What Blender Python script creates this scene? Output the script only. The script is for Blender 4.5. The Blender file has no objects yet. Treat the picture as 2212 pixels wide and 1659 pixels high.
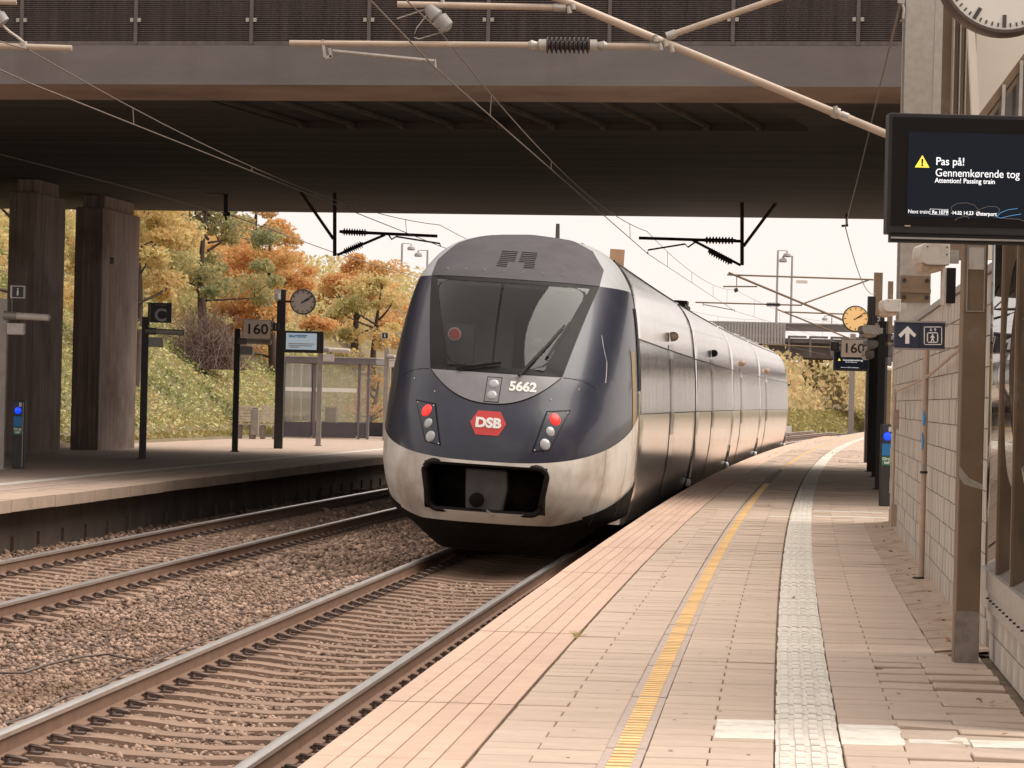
import bpy, math, random
import numpy as np
from mathutils import Matrix, Vector
random.seed(7); rng = np.random.default_rng(7)
sc = bpy.context.scene
col = sc.collection
R = math.radians
# ------------------------------------------------------------------ camera
EYE = 1.45; LENS = 120.0; ROLL = .024; FPX = LENS / 36 * 2212; PITCH = 30 / FPX
cam_d = bpy.data.cameras.new('camera'); cam_d.lens = LENS; cam_d.sensor_width = 36
cam_d.clip_start = .5; cam_d.clip_end = 3000
cam = bpy.data.objects.new('camera', cam_d); col.objects.link(cam)
fw = Vector((0, math.cos(PITCH), math.sin(PITCH))); up0 = Vector((0, -math.sin(PITCH), math.cos(PITCH))); rt0 = Vector((1, 0, 0))
rt = rt0 * math.cos(ROLL) + up0 * math.sin(ROLL); up = -rt0 * math.sin(ROLL) + up0 * math.cos(ROLL)
m = Matrix((rt, up, -fw)).transposed().to_4x4(); m.translation = (0, 0, EYE)
cam.matrix_world = m
sc.camera = cam
# ------------------------------------------------------------------ sky, sun, exposure
SUN_EL, SUN_AZ = R(54), R(78)          # azimuth measured from +Y towards +X
w = bpy.data.worlds.new('World'); sc.world = w; w.use_nodes = True
nt = w.node_tree; bg = nt.nodes['Background']
sky = nt.nodes.new('ShaderNodeTexSky'); sky.sky_type = 'NISHITA'; sky.sun_disc = False
sky.sun_elevation = SUN_EL; sky.sun_rotation = SUN_AZ; sky.dust_density = 6; sky.air_density = 1.5
mixn = nt.nodes.new('ShaderNodeMix'); mixn.data_type = 'RGBA'; mixn.inputs[0].default_value = .94
mixn.inputs[7].default_value = (8.7, 7.92, 7.45, 1)       # even cloud layer
nt.links.new(sky.outputs[0], mixn.inputs[6]); nt.links.new(mixn.outputs[2], bg.inputs[0])
bg.inputs[1].default_value = .077
sl = bpy.data.lights.new('sun', 'SUN'); sl.energy = 2.3; sl.angle = R(60); sl.color = (1, .93, .84)
so = bpy.data.objects.new('sun', sl); col.objects.link(so)
sd = Vector((math.sin(SUN_AZ) * math.cos(SUN_EL), math.cos(SUN_AZ) * math.cos(SUN_EL), math.sin(SUN_EL)))
so.rotation_euler = sd.to_track_quat('Z', 'Y').to_euler(); so.location = (0, 0, 40)
vs = sc.view_settings; vs.view_transform = 'Standard'; vs.look = 'None'; vs.exposure = .72; vs.gamma = 1
sc.cycles.max_bounces = 7; sc.cycles.transparent_max_bounces = 12

# ------------------------------------------------------------------ helpers
def at(px, py, D):
    """a point of the place at distance D, given where it shows in the 2212 px wide photograph"""
    dx, dy = px - 1106, 829.5 - py
    a = dx * math.cos(ROLL) - dy * math.sin(ROLL); b = dx * math.sin(ROLL) + dy * math.cos(ROLL) + 30
    return Vector((a * D / FPX, D, EYE + b * D / FPX))
def XE(Y): return 1.923e-4 * Y * Y + .072 * Y - 1.78          # edge of the near platform
def XD(Y): return 3.846e-4 * Y + .072
def pt(Y, off, z=0.): return Vector((XE(Y) + off, Y, z))
def rotz(Y): return -math.atan(XD(Y))

class MB:
    def __init__(s): s.v = []; s.f = []; s.m = []
    def add(s, vs, fs, mi=0):
        n = len(s.v); s.v += [tuple(p) for p in vs]; s.f += [tuple(i + n for i in q) for q in fs]; s.m += [mi] * len(fs)
    def hexa(s, p, mi=0):     # 8 points: bottom loop 0-3, top loop 4-7
        s.add(p, [(3, 2, 1, 0), (4, 5, 6, 7), (0, 1, 5, 4), (1, 2, 6, 5), (2, 3, 7, 6), (3, 0, 4, 7)], mi)
    def box(s, x0, x1, y0, y1, z0, z1, mi=0):
        s.hexa([(x0, y0, z0), (x1, y0, z0), (x1, y1, z0), (x0, y1, z0), (x0, y0, z1), (x1, y0, z1), (x1, y1, z1), (x0, y1, z1)], mi)
    def bar(s, a, b, wx, wz, mi=0, upv=(0, 0, 1)):
        a = Vector(a); b = Vector(b); d = (b - a).normalized(); u = Vector(upv)
        if abs(d.dot(u)) > .95: u = Vector((0, 1, 0))
        x = d.cross(u).normalized() * wx / 2; z = x.cross(d).normalized() * wz / 2
        s.hexa([a - x - z, a + x - z, b + x - z, b - x - z, a - x + z, a + x + z, b + x + z, b - x + z], mi)
    def lathe(s, a, b, prof, n=14, mi=0, cap=True):   # prof: (fraction along a-b, radius)
        a = Vector(a); b = Vector(b); d = (b - a).normalized()
        u = Vector((0, 0, 1)) if abs(d.z) < .9 else Vector((1, 0, 0))
        x = d.cross(u).normalized(); y = d.cross(x).normalized()
        vs = []; fs = []
        for fr, r in prof:
            c = a.lerp(b, fr)
            vs += [c + (x * math.cos(k * 2 * math.pi / n) + y * math.sin(k * 2 * math.pi / n)) * r for k in range(n)]
        for i in range(len(prof) - 1):
            for k in range(n):
                k2 = (k + 1) % n; fs.append((i * n + k, i * n + k2, (i + 1) * n + k2, (i + 1) * n + k))
        if cap: fs.append(tuple(range(n - 1, -1, -1))); L = (len(prof) - 1) * n; fs.append(tuple(range(L, L + n)))
        s.add(vs, fs, mi)
    def cyl(s, a, b, r, r2=None, n=12, mi=0): s.lathe(a, b, [(0, r), (1, r if r2 is None else r2)], n, mi)
    def tube(s, pts, r, n=5, mi=0):
        pts = [Vector(p) for p in pts]; vs = []; fs = []
        for i, p in enumerate(pts):
            d = (pts[min(i + 1, len(pts) - 1)] - pts[max(i - 1, 0)]).normalized()
            u = Vector((0, 0, 1)) if abs(d.z) < .9 else Vector((1, 0, 0))
            x = d.cross(u).normalized(); y = d.cross(x)
            rr = r[i] if isinstance(r, (list, tuple)) else r
            vs += [p + (x * math.cos(k * 2 * math.pi / n) + y * math.sin(k * 2 * math.pi / n)) * rr for k in range(n)]
        for i in range(len(pts) - 1):
            for k in range(n):
                k2 = (k + 1) % n; fs.append((i * n + k, i * n + k2, (i + 1) * n + k2, (i + 1) * n + k))
        s.add(vs, fs, mi)
    def prism(s, poly, y0, y1, mi=0):      # poly in (x,z), extruded along y
        n = len(poly); vs = [(x, y0, z) for x, z in poly] + [(x, y1, z) for x, z in poly]
        s.add(vs, [tuple(range(n)), tuple(range(2 * n - 1, n - 1, -1))] + [(i, i + n, (i + 1) % n + n, (i + 1) % n) for i in range(n)], mi)
    def sweep(s, sect, Ys, base, closed=True, mi=0, end=True):   # sect in (offset, z) swept along the platform curve
        n = len(sect); vs = []
        for Y in Ys: vs += [(XE(Y) + base + o, Y, z) for o, z in sect]
        fs = []
        for i in range(len(Ys) - 1):
            for k in range(n if closed else n - 1):
                k2 = (k + 1) % n; fs.append((i * n + k, i * n + k2, (i + 1) * n + k2, (i + 1) * n + k))
        if closed and end: fs += [tuple(range(n - 1, -1, -1)), tuple(range((len(Ys) - 1) * n, len(Ys) * n))]
        s.add(vs, fs, mi)
    def mesh(s, name, mats, smooth=False):
        me = bpy.data.meshes.new(name); me.from_pydata(s.v, [], s.f)
        for mt in (mats if isinstance(mats, (list, tuple)) else [mats]): me.materials.append(mt)
        if any(s.m): me.polygons.foreach_set('material_index', s.m)
        if smooth:
            me.polygons.foreach_set('use_smooth', [True] * len(me.polygons))
            if smooth != 2: me.set_sharp_from_angle(angle=R(smooth if smooth > 5 else 35))
        me.update(); return me
    def build(s, name, mats, parent=None, smooth=False, bev=0, local=False):
        o = obj(name, s.mesh(name, mats, smooth), parent, local)
        if bev:
            b = o.modifiers.new('bevel', 'BEVEL'); b.width = bev; b.segments = 2; b.limit_method = 'ANGLE'
        return o
def obj(name, me, parent=None, local=False):
    o = bpy.data.objects.new(name, me); col.objects.link(o)
    if parent and local: o.parent = parent
    elif parent:
        o.parent = parent; o.matrix_parent_inverse = WM(parent).inverted()
    return o
def WM(o):
    mm = o.matrix_basis.copy()
    return (WM(o.parent) @ o.matrix_parent_inverse @ mm) if o.parent else mm
def tag(o, label=None, cat=None, group=None, kind=None):
    if label: o['label'] = label
    if cat: o['category'] = cat
    if group: o['group'] = group
    if kind: o['kind'] = kind
    return o
def empty(name, loc, label, cat, group=None):
    o = bpy.data.objects.new(name, None); col.objects.link(o); o.location = loc; o.empty_display_size = .2
    return tag(o, label, cat, group)
def copy_tree(o, parent=None):
    c = o.copy(); col.objects.link(c)
    if parent: c.parent = parent
    for ch in list(o.children): copy_tree(ch, c)
    return c
def text(body, size, mat_, parent, loc, rot=(math.pi / 2, 0, 0), bold=0, ax='CENTER', name='lettering', sx=1.):
    cu = bpy.data.curves.new('t', 'FONT'); cu.body = body; cu.size = size; cu.align_x = ax; cu.align_y = 'CENTER'
    cu.extrude = .001; cu.offset = bold
    t = bpy.data.objects.new('t', cu); col.objects.link(t)
    bpy.context.view_layer.update()
    me = bpy.data.meshes.new_from_object(t.evaluated_get(bpy.context.evaluated_depsgraph_get()))
    bpy.data.objects.remove(t); me.materials.clear(); me.materials.append(mat_); me.name = name
    mw = Matrix.Translation(loc) @ Matrix(((1, 0, 0, 0), (0, math.cos(rot[0]), -math.sin(rot[0]), 0), (0, math.sin(rot[0]), math.cos(rot[0]), 0), (0, 0, 0, 1))) @ Matrix.Diagonal((sx, 1, 1, 1))
    if rot[2]: mw = Matrix.Translation(loc) @ Matrix.Rotation(rot[2], 4, 'Z') @ Matrix.Translation(-Vector(loc)) @ mw
    me.transform(mw)
    return obj(name, me, parent)

# ------------------------------------------------------------------ materials
def mat(name, c, rough=.6, metal=0., var=.18, scale=6., bump=0., bscale=60., stretch=(1, 1, 1), dirt=None, dscale=1.2, dlo=.5, dhi=.7,
        dstretch=(1, 1, 1), emit=None, estr=1., spec=.5, rand=0., coat=0., transl=0., coord='Object', bstretch=None):
    mt = bpy.data.materials.new(name); mt.use_nodes = True; n = mt.node_tree.nodes; l = mt.node_tree.links
    p = n['Principled BSDF']; p.inputs['Roughness'].default_value = rough; p.inputs['Metallic'].default_value = metal
    p.inputs['Specular IOR Level'].default_value = spec
    if coat: p.inputs['Coat Weight'].default_value = coat; p.inputs['Coat Roughness'].default_value = .08
    tc = n.new('ShaderNodeTexCoord')
    def noise(sc_, st, det=5):
        mp = n.new('ShaderNodeMapping'); mp.inputs['Scale'].default_value = st; l.new(tc.outputs[coord], mp.inputs[0])
        no = n.new('ShaderNodeTexNoise'); no.inputs['Scale'].default_value = sc_; no.inputs['Detail'].default_value = det
        no.inputs['Roughness'].default_value = .62; l.new(mp.outputs[0], no.inputs[0]); return no.outputs[0]
    def mapr(sock, a, b, c_, d):
        r = n.new('ShaderNodeMapRange'); l.new(sock, r.inputs[0])
        for i, v in enumerate((a, b, c_, d)): r.inputs[i + 1].default_value = v
        return r.outputs[0]
    def mul(sock, k):
        x = n.new('ShaderNodeMix'); x.data_type = 'RGBA'; x.blend_type = 'MULTIPLY'; x.inputs[0].default_value = 1
        l.new(sock, x.inputs[6]); l.new(k, x.inputs[7]); return x.outputs[2]
    rgb = n.new('ShaderNodeRGB'); rgb.outputs[0].default_value = (*c, 1); cs = rgb.outputs[0]
    if var: cs = mul(cs, mapr(noise(scale, stretch), .25, .75, 1 - var, 1 + var))
    if rand:
        oi = n.new('ShaderNodeObjectInfo'); g = n.new('ShaderNodeNewGeometry'); ad = n.new('ShaderNodeMath'); ad.operation = 'ADD'
        l.new(oi.outputs['Random'], ad.inputs[0]); l.new(g.outputs['Random Per Island'], ad.inputs[1])
        fr = n.new('ShaderNodeMath'); fr.operation = 'FRACT'; l.new(ad.outputs[0], fr.inputs[0])
        cs = mul(cs, mapr(fr.outputs[0], 0, 1, 1 - rand, 1 + rand))
    if dirt:
        dn = mapr(noise(dscale, dstretch, 6), dlo, dhi, 0, 1)
        x = n.new('ShaderNodeMix'); x.data_type = 'RGBA'; l.new(dn, x.inputs[0]); l.new(cs, x.inputs[6]); x.inputs[7].default_value = (*dirt, 1); cs = x.outputs[2]
    l.new(cs, p.inputs['Base Color'])
    if bump:
        b = n.new('ShaderNodeBump'); b.inputs['Strength'].default_value = bump; b.inputs['Distance'].default_value = .02
        l.new(noise(bscale, bstretch or stretch), b.inputs['Height']); l.new(b.outputs[0], p.inputs['Normal'])
    if emit: p.inputs['Emission Color'].default_value = (*emit, 1); p.inputs['Emission Strength'].default_value = estr
    if transl:
        tr = n.new('ShaderNodeBsdfTranslucent'); l.new(cs, tr.inputs[0]); ms = n.new('ShaderNodeMixShader'); ms.inputs[0].default_value = transl
        l.new(p.outputs[0], ms.inputs[1]); l.new(tr.outputs[0], ms.inputs[2]); l.new(ms.outputs[0], n['Material Output'].inputs[0])
    return mt
def glass(name, tint=(.8, .82, .8), rough=.02, opac=.25, ior=1.45, base=(.02, .02, .02)):
    mt = bpy.data.materials.new(name); mt.use_nodes = True; n = mt.node_tree.nodes; l = mt.node_tree.links
    n.remove(n['Principled BSDF']); out = n['Material Output']
    tr = n.new('ShaderNodeBsdfTransparent'); tr.inputs[0].default_value = (*tint, 1)
    df = n.new('ShaderNodeBsdfDiffuse'); df.inputs[0].default_value = (*base, 1)
    m0 = n.new('ShaderNodeMixShader'); m0.inputs[0].default_value = opac; l.new(tr.outputs[0], m0.inputs[1]); l.new(df.outputs[0], m0.inputs[2])
    gl = n.new('ShaderNodeBsdfGlossy'); gl.inputs['Roughness'].default_value = rough
    fr = n.new('ShaderNodeFresnel'); fr.inputs[0].default_value = ior
    m1 = n.new('ShaderNodeMixShader'); l.new(fr.outputs[0], m1.inputs[0]); l.new(m0.outputs[0], m1.inputs[1]); l.new(gl.outputs[0], m1.inputs[2])
    l.new(m1.outputs[0], out.inputs[0]); return mt
def leafmat(name, cols, transl=.55):
    mt = mat(name, cols[0], .55, var=0, transl=transl, spec=.25); n = mt.node_tree.nodes; l = mt.node_tree.links
    rgb = [q for q in n if q.bl_idname == 'ShaderNodeRGB'][0]; targets = [lk.to_socket for lk in rgb.outputs[0].links]
    g = n.new('ShaderNodeNewGeometry'); tc = [q for q in n if q.bl_idname == 'ShaderNodeTexCoord'][0]
    no = n.new('ShaderNodeTexNoise'); no.inputs['Scale'].default_value = .45; no.inputs['Detail'].default_value = 3; l.new(tc.outputs['Object'], no.inputs[0])
    a = n.new('ShaderNodeMath'); a.operation = 'MULTIPLY_ADD'; a.inputs[1].default_value = .5; l.new(g.outputs['Random Per Island'], a.inputs[0])
    s2 = n.new('ShaderNodeMath'); s2.operation = 'MULTIPLY_ADD'; s2.inputs[1].default_value = 1.9; s2.inputs[2].default_value = -.7; l.new(no.outputs[0], s2.inputs[0]); l.new(s2.outputs[0], a.inputs[2])
    cr = n.new('ShaderNodeValToRGB'); e = cr.color_ramp.elements
    while len(e) < len(cols): e.new(.5)
    for i, c in enumerate(cols): e[i].position = i / (len(cols) - 1); e[i].color = (*c, 1)
    l.new(a.outputs[0], cr.inputs[0])
    for t in targets: l.new(cr.outputs[0], t)
    return mt
K = {}
K['paver'] = mat('paver', (.50, .388, .305), .85, var=.1, scale=9, bump=.25, bscale=160, rand=.06, dirt=(.41, .305, .235), dscale=.55, dlo=.5, dhi=.8, coord='Object')
K['edge'] = mat('edge_slab', (.56, .39, .295), .85, var=.1, scale=5, bump=.25, bscale=180, rand=.06)
K['groove'] = mat('groove', (.17, .095, .06), .9, var=.3)
K['joint'] = mat('joint_sand', (.19, .13, .085), .95, var=.35, scale=5, dirt=(.09, .09, .03), dscale=3, dlo=.5, dhi=.62)
K['white'] = mat('tactile_white', (.67, .625, .55), .8, var=.14, scale=14, bump=.2, bscale=120, rand=.08, dirt=(.42, .36, .30), dscale=4, dlo=.5, dhi=.75)
K['yellow'] = mat('yellow_bar', (.80, .53, .24), .75, var=.15, scale=8, rand=.12)
K['yellow_brown'] = mat('yellow_brown', (.20, .12, .07), .8, var=.25)  # brown version of the bars for one stretch of the strip
K['greybase'] = mat('strip_base', (.44, .35, .30), .85, var=.15, scale=20)
K['sand'] = mat('sand', (.42, .31, .23), .95, var=.22, scale=7, bump=.6, bscale=30, dirt=(.22, .15, .10), dscale=3, dlo=.52, dhi=.68)
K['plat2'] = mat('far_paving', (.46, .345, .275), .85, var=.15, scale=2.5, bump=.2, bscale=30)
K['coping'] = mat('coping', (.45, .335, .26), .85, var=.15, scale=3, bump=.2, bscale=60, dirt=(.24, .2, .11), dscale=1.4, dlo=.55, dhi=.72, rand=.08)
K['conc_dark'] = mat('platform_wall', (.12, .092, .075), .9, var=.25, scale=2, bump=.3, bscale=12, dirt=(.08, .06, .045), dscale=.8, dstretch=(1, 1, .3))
K['rail'] = mat('rail_rust', (.20, .115, .075), .75, var=.2, scale=6, bump=.15, bscale=50)
K['railtop'] = mat('rail_steel', (.85, .81, .77), .3, .9, var=.15, scale=4, stretch=(3, .3, 1), spec=.6)
K['sleeper'] = mat('sleeper', (.27, .175, .125), .9, var=.25, scale=5, bump=.4, bscale=40, rand=.12, dirt=(.15, .10, .07), dscale=2.5)
K['clip'] = mat('clip', (.14, .10, .085), .6, .4, var=.3, scale=12)
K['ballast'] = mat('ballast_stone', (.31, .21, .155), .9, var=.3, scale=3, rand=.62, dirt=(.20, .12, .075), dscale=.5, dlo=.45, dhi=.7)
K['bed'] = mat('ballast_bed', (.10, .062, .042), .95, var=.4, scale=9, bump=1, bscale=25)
K['earth'] = mat('earth', (.17, .13, .07), .95, var=.3, scale=.6, bump=.5, bscale=6)
K['alu'] = mat('aluminium', (.88, .855, .835), .13, .95, var=.1, scale=1.4, stretch=(1, .15, 1), bump=.04, bscale=4, dirt=(.62, .54, .48), dscale=.9, dlo=.58, dhi=.9, dstretch=(1, .6, .25), bstretch=(.3, .6, .3))
K['navy'] = mat('navy_paint', (.020, .022, .040), .34, var=.22, scale=2.5, coat=.22, dirt=(.06, .055, .062), dscale=1.6, dlo=.52, dhi=.85, bump=.02, bscale=5)
K['roofgrey'] = mat('roof_grey', (.088, .08, .088), .65, 0, var=.15, scale=3, dirt=(.07, .063, .065), dscale=2.2, dlo=.5, dhi=.8, spec=.15)
K['panelgrey'] = mat('panel_grey', (.21, .20, .21), .45, .1, var=.12, scale=4, dirt=(.16, .14, .14), dscale=3)
K['bumper'] = mat('bumper_grey', (.68, .64, .58), .42, var=.12, scale=2, dirt=(.30, .22, .16), dscale=1.1, dlo=.47, dhi=.78, coat=.15)
K['silver'] = mat('silver_paint', (.36, .365, .37), .55, 0, var=.1, scale=3)
K['black'] = mat('black_rubber', (.014, .011, .010), .6, var=.3, scale=5, spec=.2)
K['under'] = mat('underframe', (.014, .010, .008), .9, var=.4, scale=3, dirt=(.028, .02, .014), dscale=2, spec=.1)
K['coupler'] = mat('coupler_grey', (.075, .066, .062), .6, .2, var=.3, scale=5)
K['trainwin'] = mat('window_band', (.20, .185, .18), .1, .7, var=.9, scale=2.2, stretch=(1, 1, .06), bump=.9, bscale=2.6, bstretch=(1, 1, .12), spec=.8)  # reflection streaks painted into the tone of the band
K['seam'] = mat('door_seam', (.09, .075, .07), .6, var=.2)
K['glass_cab'] = glass('cab_glass', (.85, .83, .81), .03, .08, 1.45, (.03, .026, .024))
K['interior'] = mat('cab_wall', (.42, .37, .35), .7, var=.1)
K['interior_d'] = mat('cab_dark', (.05, .045, .045), .6, var=.2)
K['red_lamp'] = mat('red_lens', (.6, .02, .02), .3, var=0, emit=(1, .02, .012), estr=.95)
K['lens'] = mat('lamp_lens', (.40, .40, .41), .15, var=.15, scale=30, coat=.6)
K['disc_red'] = mat('disc_red', (.75, .05, .04), .4, var=0)
K['logo'] = mat('logo_red', (.55, .045, .04), .4, var=.06)
K['white_paint'] = mat('white_print', (.80, .77, .73), .5, var=.04)
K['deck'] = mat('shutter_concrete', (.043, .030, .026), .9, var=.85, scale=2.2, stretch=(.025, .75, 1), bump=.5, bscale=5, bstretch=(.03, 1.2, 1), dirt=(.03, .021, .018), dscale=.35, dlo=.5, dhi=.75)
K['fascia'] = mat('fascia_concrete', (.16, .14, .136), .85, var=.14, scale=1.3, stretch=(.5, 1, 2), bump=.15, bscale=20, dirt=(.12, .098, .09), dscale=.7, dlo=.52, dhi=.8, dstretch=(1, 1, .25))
K['fascia_low'] = mat('fascia_bounce', (.19, .125, .088), .85, var=.4, scale=1.6, stretch=(.25, 1, 2.5), bump=.15, bscale=20)  # warm light bounced off the ground, put into the chamfer's brown
K['screenpanel'] = mat('perforated_panel', (.125, .10, .096), .55, .2, var=.35, scale=3, stretch=(3, 3, .15), bump=.2)
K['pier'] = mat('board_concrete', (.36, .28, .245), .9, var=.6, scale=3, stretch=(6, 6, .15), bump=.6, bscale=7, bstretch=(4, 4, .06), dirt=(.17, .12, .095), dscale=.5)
K['blackpost'] = mat('dark_post', (.035, .030, .028), .5, .2, var=.25, scale=6)
K['greypost'] = mat('galvanised_post', (.30, .27, .25), .55, .4, var=.2, scale=8)
K['galv'] = mat('galvanised', (.42, .38, .34), .45, .55, var=.16, scale=12, bump=.05)
K['tube_beige'] = mat('cantilever_tube', (.46, .36, .28), .5, .2, var=.16, scale=4, dirt=(.62, .56, .5), dscale=3, dlo=.62, dhi=.72)
K['insul'] = mat('insulator_brown', (.045, .03, .028), .3, var=.2)
K['insul_g'] = mat('insulator_grey', (.30, .28, .27), .4, var=.2)
K['wire'] = mat('copper_wire', (.20, .15, .12), .5, .5, var=.1)
K['ironwork'] = mat('dark_iron', (.035, .026, .024), .6, .3, var=.2)
K['fitting'] = mat('lamp_housing', (.58, .53, .47), .5, var=.15, scale=6, dirt=(.36, .24, .15), dscale=6, dlo=.5, dhi=.72)
K['diffuser'] = mat('lamp_diffuser', (.42, .30, .20), .4, var=.3, scale=30)
K['box_white'] = mat('speaker_white', (.52, .48, .45), .5, var=.15, scale=9)
K['navy_sign'] = mat('sign_blue', (.022, .026, .055), .45, var=.1)
K['black_sign'] = mat('sign_black', (.018, .017, .02), .5, var=.1)
K['plate'] = mat('speed_plate', (.46, .385, .32), .55, var=.08)
K['plate_black'] = mat('plate_print', (.012, .01, .01), .6, var=0)
K['clockface'] = mat('clock_face', (.78, .74, .68), .4, var=.03)
K['clock_lit'] = mat('clock_face_lit', (.75, .50, .24), .4, var=.03, emit=(1, .58, .22), estr=.28)
K['screen'] = mat('screen_dark', (.006, .009, .016), .3, var=0, emit=(.012, .020, .034), estr=.1, spec=.15)
K['screen_lit'] = mat('screen_pale', (.34, .38, .42), .25, var=.05, emit=(.45, .58, .68), estr=.25)
K['px_white'] = mat('screen_text', (.6, .6, .6), .4, var=0, emit=(.80, .82, .84), estr=.62)
K['px_yellow'] = mat('screen_yellow', (.6, .45, .05), .4, var=0, emit=(.9, .66, .06), estr=.7)
K['px_blue'] = mat('screen_blue', (.1, .3, .5), .4, var=0, emit=(.1, .4, .8), estr=.5)
K['lens_blue'] = mat('blue_lens', (.01, .06, .7), .2, var=0, emit=(0, .07, 1), estr=.5)
K['sticker_blue'] = mat('sticker_blue', (.01, .16, .40), .45, var=.05)
K['sticker_green'] = mat('sticker_green', (.05, .20, .09), .45, var=.05)
K['block'] = mat('concrete_block', (.46, .405, .345), .9, var=.2, scale=5, bump=.3, bscale=50, rand=.07, dirt=(.27, .22, .175), dscale=2.6, dlo=.48, dhi=.78, dstretch=(1, 1, .45))
K['mortar'] = mat('mortar', (.40, .34, .275), .95, var=.2)
K['corten'] = mat('brown_steel', (.20, .135, .085), .55, .25, var=.2, scale=3, dirt=(.30, .27, .24), dscale=1.5, dlo=.6, dhi=.75, bump=.05)
K['mirror'] = glass('lift_glass', (.6, .57, .52), .01, .25, 2.2, (.10, .085, .07))
K['paleclad'] = mat('pale_cladding', (.72, .66, .57), .5, var=.05, scale=2)
K['pipe'] = mat('drain_pipe', (.38, .27, .20), .5, var=.2, scale=5)
K['shel_dark'] = mat('shelter_dark', (.16, .14, .15), .5, .2, var=.15)
K['shel_panel'] = mat('shelter_panel', (.085, .075, .085), .5, .1, var=.15)
K['clock_shaded'] = mat('clock_face_shaded', (.50, .43, .38), .5, var=.04)  # darker copy of the clock face, its shade put into the colour
K['shel_glass'] = glass('shelter_glass', (.95, .95, .91), .03, .2, 1.3, (.75, .72, .66))
K['wood'] = mat('bench_slat', (.5, .42, .35), .7, var=.2, scale=5, rand=.1)
K['bench_iron'] = mat('bench_concrete', (.24, .2, .17), .85, var=.2)
K['bark'] = mat('bark', (.075, .052, .042), .9, var=.3, scale=4, bump=.5, bscale=12)
K['twig'] = mat('twig', (.20, .135, .115), .85, var=.3, scale=2)
K['leaf_o'] = leafmat('leaf_orange', [(.42, .38, .18), (.64, .47, .20), (.72, .44, .19), (.68, .36, .16), (.74, .56, .27)])
K['leaf_y'] = leafmat('leaf_yellow', [(.33, .34, .17), (.56, .50, .23), (.70, .57, .27), (.68, .47, .22), (.75, .63, .33)])
K['leaf_g'] = leafmat('leaf_green', [(.20, .22, .12), (.30, .31, .16), (.42, .40, .20), (.56, .44, .19), (.48, .46, .25)])
K['ivy'] = leafmat('ivy_leaf', [(.14, .17, .06), (.31, .34, .13), (.50, .49, .21), (.60, .54, .26), (.58, .38, .17)], .25)
K['grass'] = leafmat('grass_blade', [(.2, .2, .07), (.38, .32, .12), (.48, .38, .17)], .3)
K['farveg'] = leafmat('far_leaf', [(.34, .34, .18), (.55, .48, .24), (.66, .52, .27), (.66, .45, .24), (.56, .50, .29)])  # distance haze put into the leaf colours as a paler tone
K['far_conc'] = mat('far_concrete', (.17, .145, .145), .9, var=.15, scale=.5)
K['far_light'] = mat('far_rib', (.38, .36, .36), .8, var=.15, scale=.8)
K['graffiti'] = mat('blue_spray', (.04, .28, .62), .6, var=.2)
K['winpane'] = mat('dark_glazing', (.10, .085, .075), .12, .2, var=.25, scale=3)
# ================================================================== THE SETTING
def bricks(mt, bw, rh, mortar, dark, off=.5):
    """lay a running-bond joint pattern over a material (surfaces too far away for single slabs)"""
    n = mt.node_tree.nodes; l = mt.node_tree.links; p = n['Principled BSDF']; lk = p.inputs['Base Color'].links[0]; src = lk.from_socket
    tc = [q for q in n if q.bl_idname == 'ShaderNodeTexCoord'][0]; b = n.new('ShaderNodeTexBrick'); b.inputs['Scale'].default_value = 1
    b.inputs['Brick Width'].default_value = bw; b.inputs['Row Height'].default_value = rh; b.inputs['Mortar Size'].default_value = mortar
    b.inputs['Color1'].default_value = (1, 1, 1, 1); b.inputs['Color2'].default_value = (.86, .86, .86, 1); b.inputs['Mortar'].default_value = (dark, dark, dark, 1); b.offset = off
    l.new(tc.outputs['Object'], b.inputs[0]); x = n.new('ShaderNodeMix'); x.data_type = 'RGBA'; x.blend_type = 'MULTIPLY'; x.inputs[0].default_value = 1
    l.new(src, x.inputs[6]); l.new(b.outputs[0], x.inputs[7]); l.new(x.outputs[2], p.inputs['Base Color'])
bricks(K['plat2'], .55, .25, .008, .55)
K['paver_far'] = mat('paver_far', (.50, .388, .305), .85, var=.12, scale=2.5, bump=.2, bscale=30); bricks(K['paver_far'], .55, .25, .008, .55)
b = MB(); b.add([(-900, -100, -1.3), (900, -100, -1.3), (900, 1800, -1.3), (-900, 1800, -1.3)], [(0, 1, 2, 3)])
tag(b.build('ground', K['earth']), kind='structure')
# ---- near platform
YS = list(np.arange(8, 262, 2.0))
b = MB(); b.sweep([(.012, -.14), (.60, -.14), (.60, -.016), (3.5, -.016), (7, -.016), (7, -1.2), (.4, -1.2), (.4, -.3), (.012, -.3)][::-1], YS, 0)
plat = tag(b.build('platform', K['joint']), kind='structure')
def slab_mesh():
    b = MB(); L = 1.247; xs = [0, .1, .2, .3, .4, .5, .614]
    b.box(.0, .614, -L, L, -.13, -.008, 1)
    for i in range(6): b.box(xs[i] + (.004 if i else 0), xs[i + 1] - (.004 if i < 5 else 0), -L, L, -.008, 0, 0)
    return b.mesh('edge_slab', [K['edge'], K['groove']])
me = slab_mesh(); k = 0
for Yj in np.arange(11.2, 160, 2.5):
    o = obj('edge_slab', me, plat, True); Yc = Yj + 1.25; o.location = (XE(Yc), Yc, random.uniform(-.002, .002)); o.rotation_euler.z = rotz(Yc)
pm_cache = {}
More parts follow.
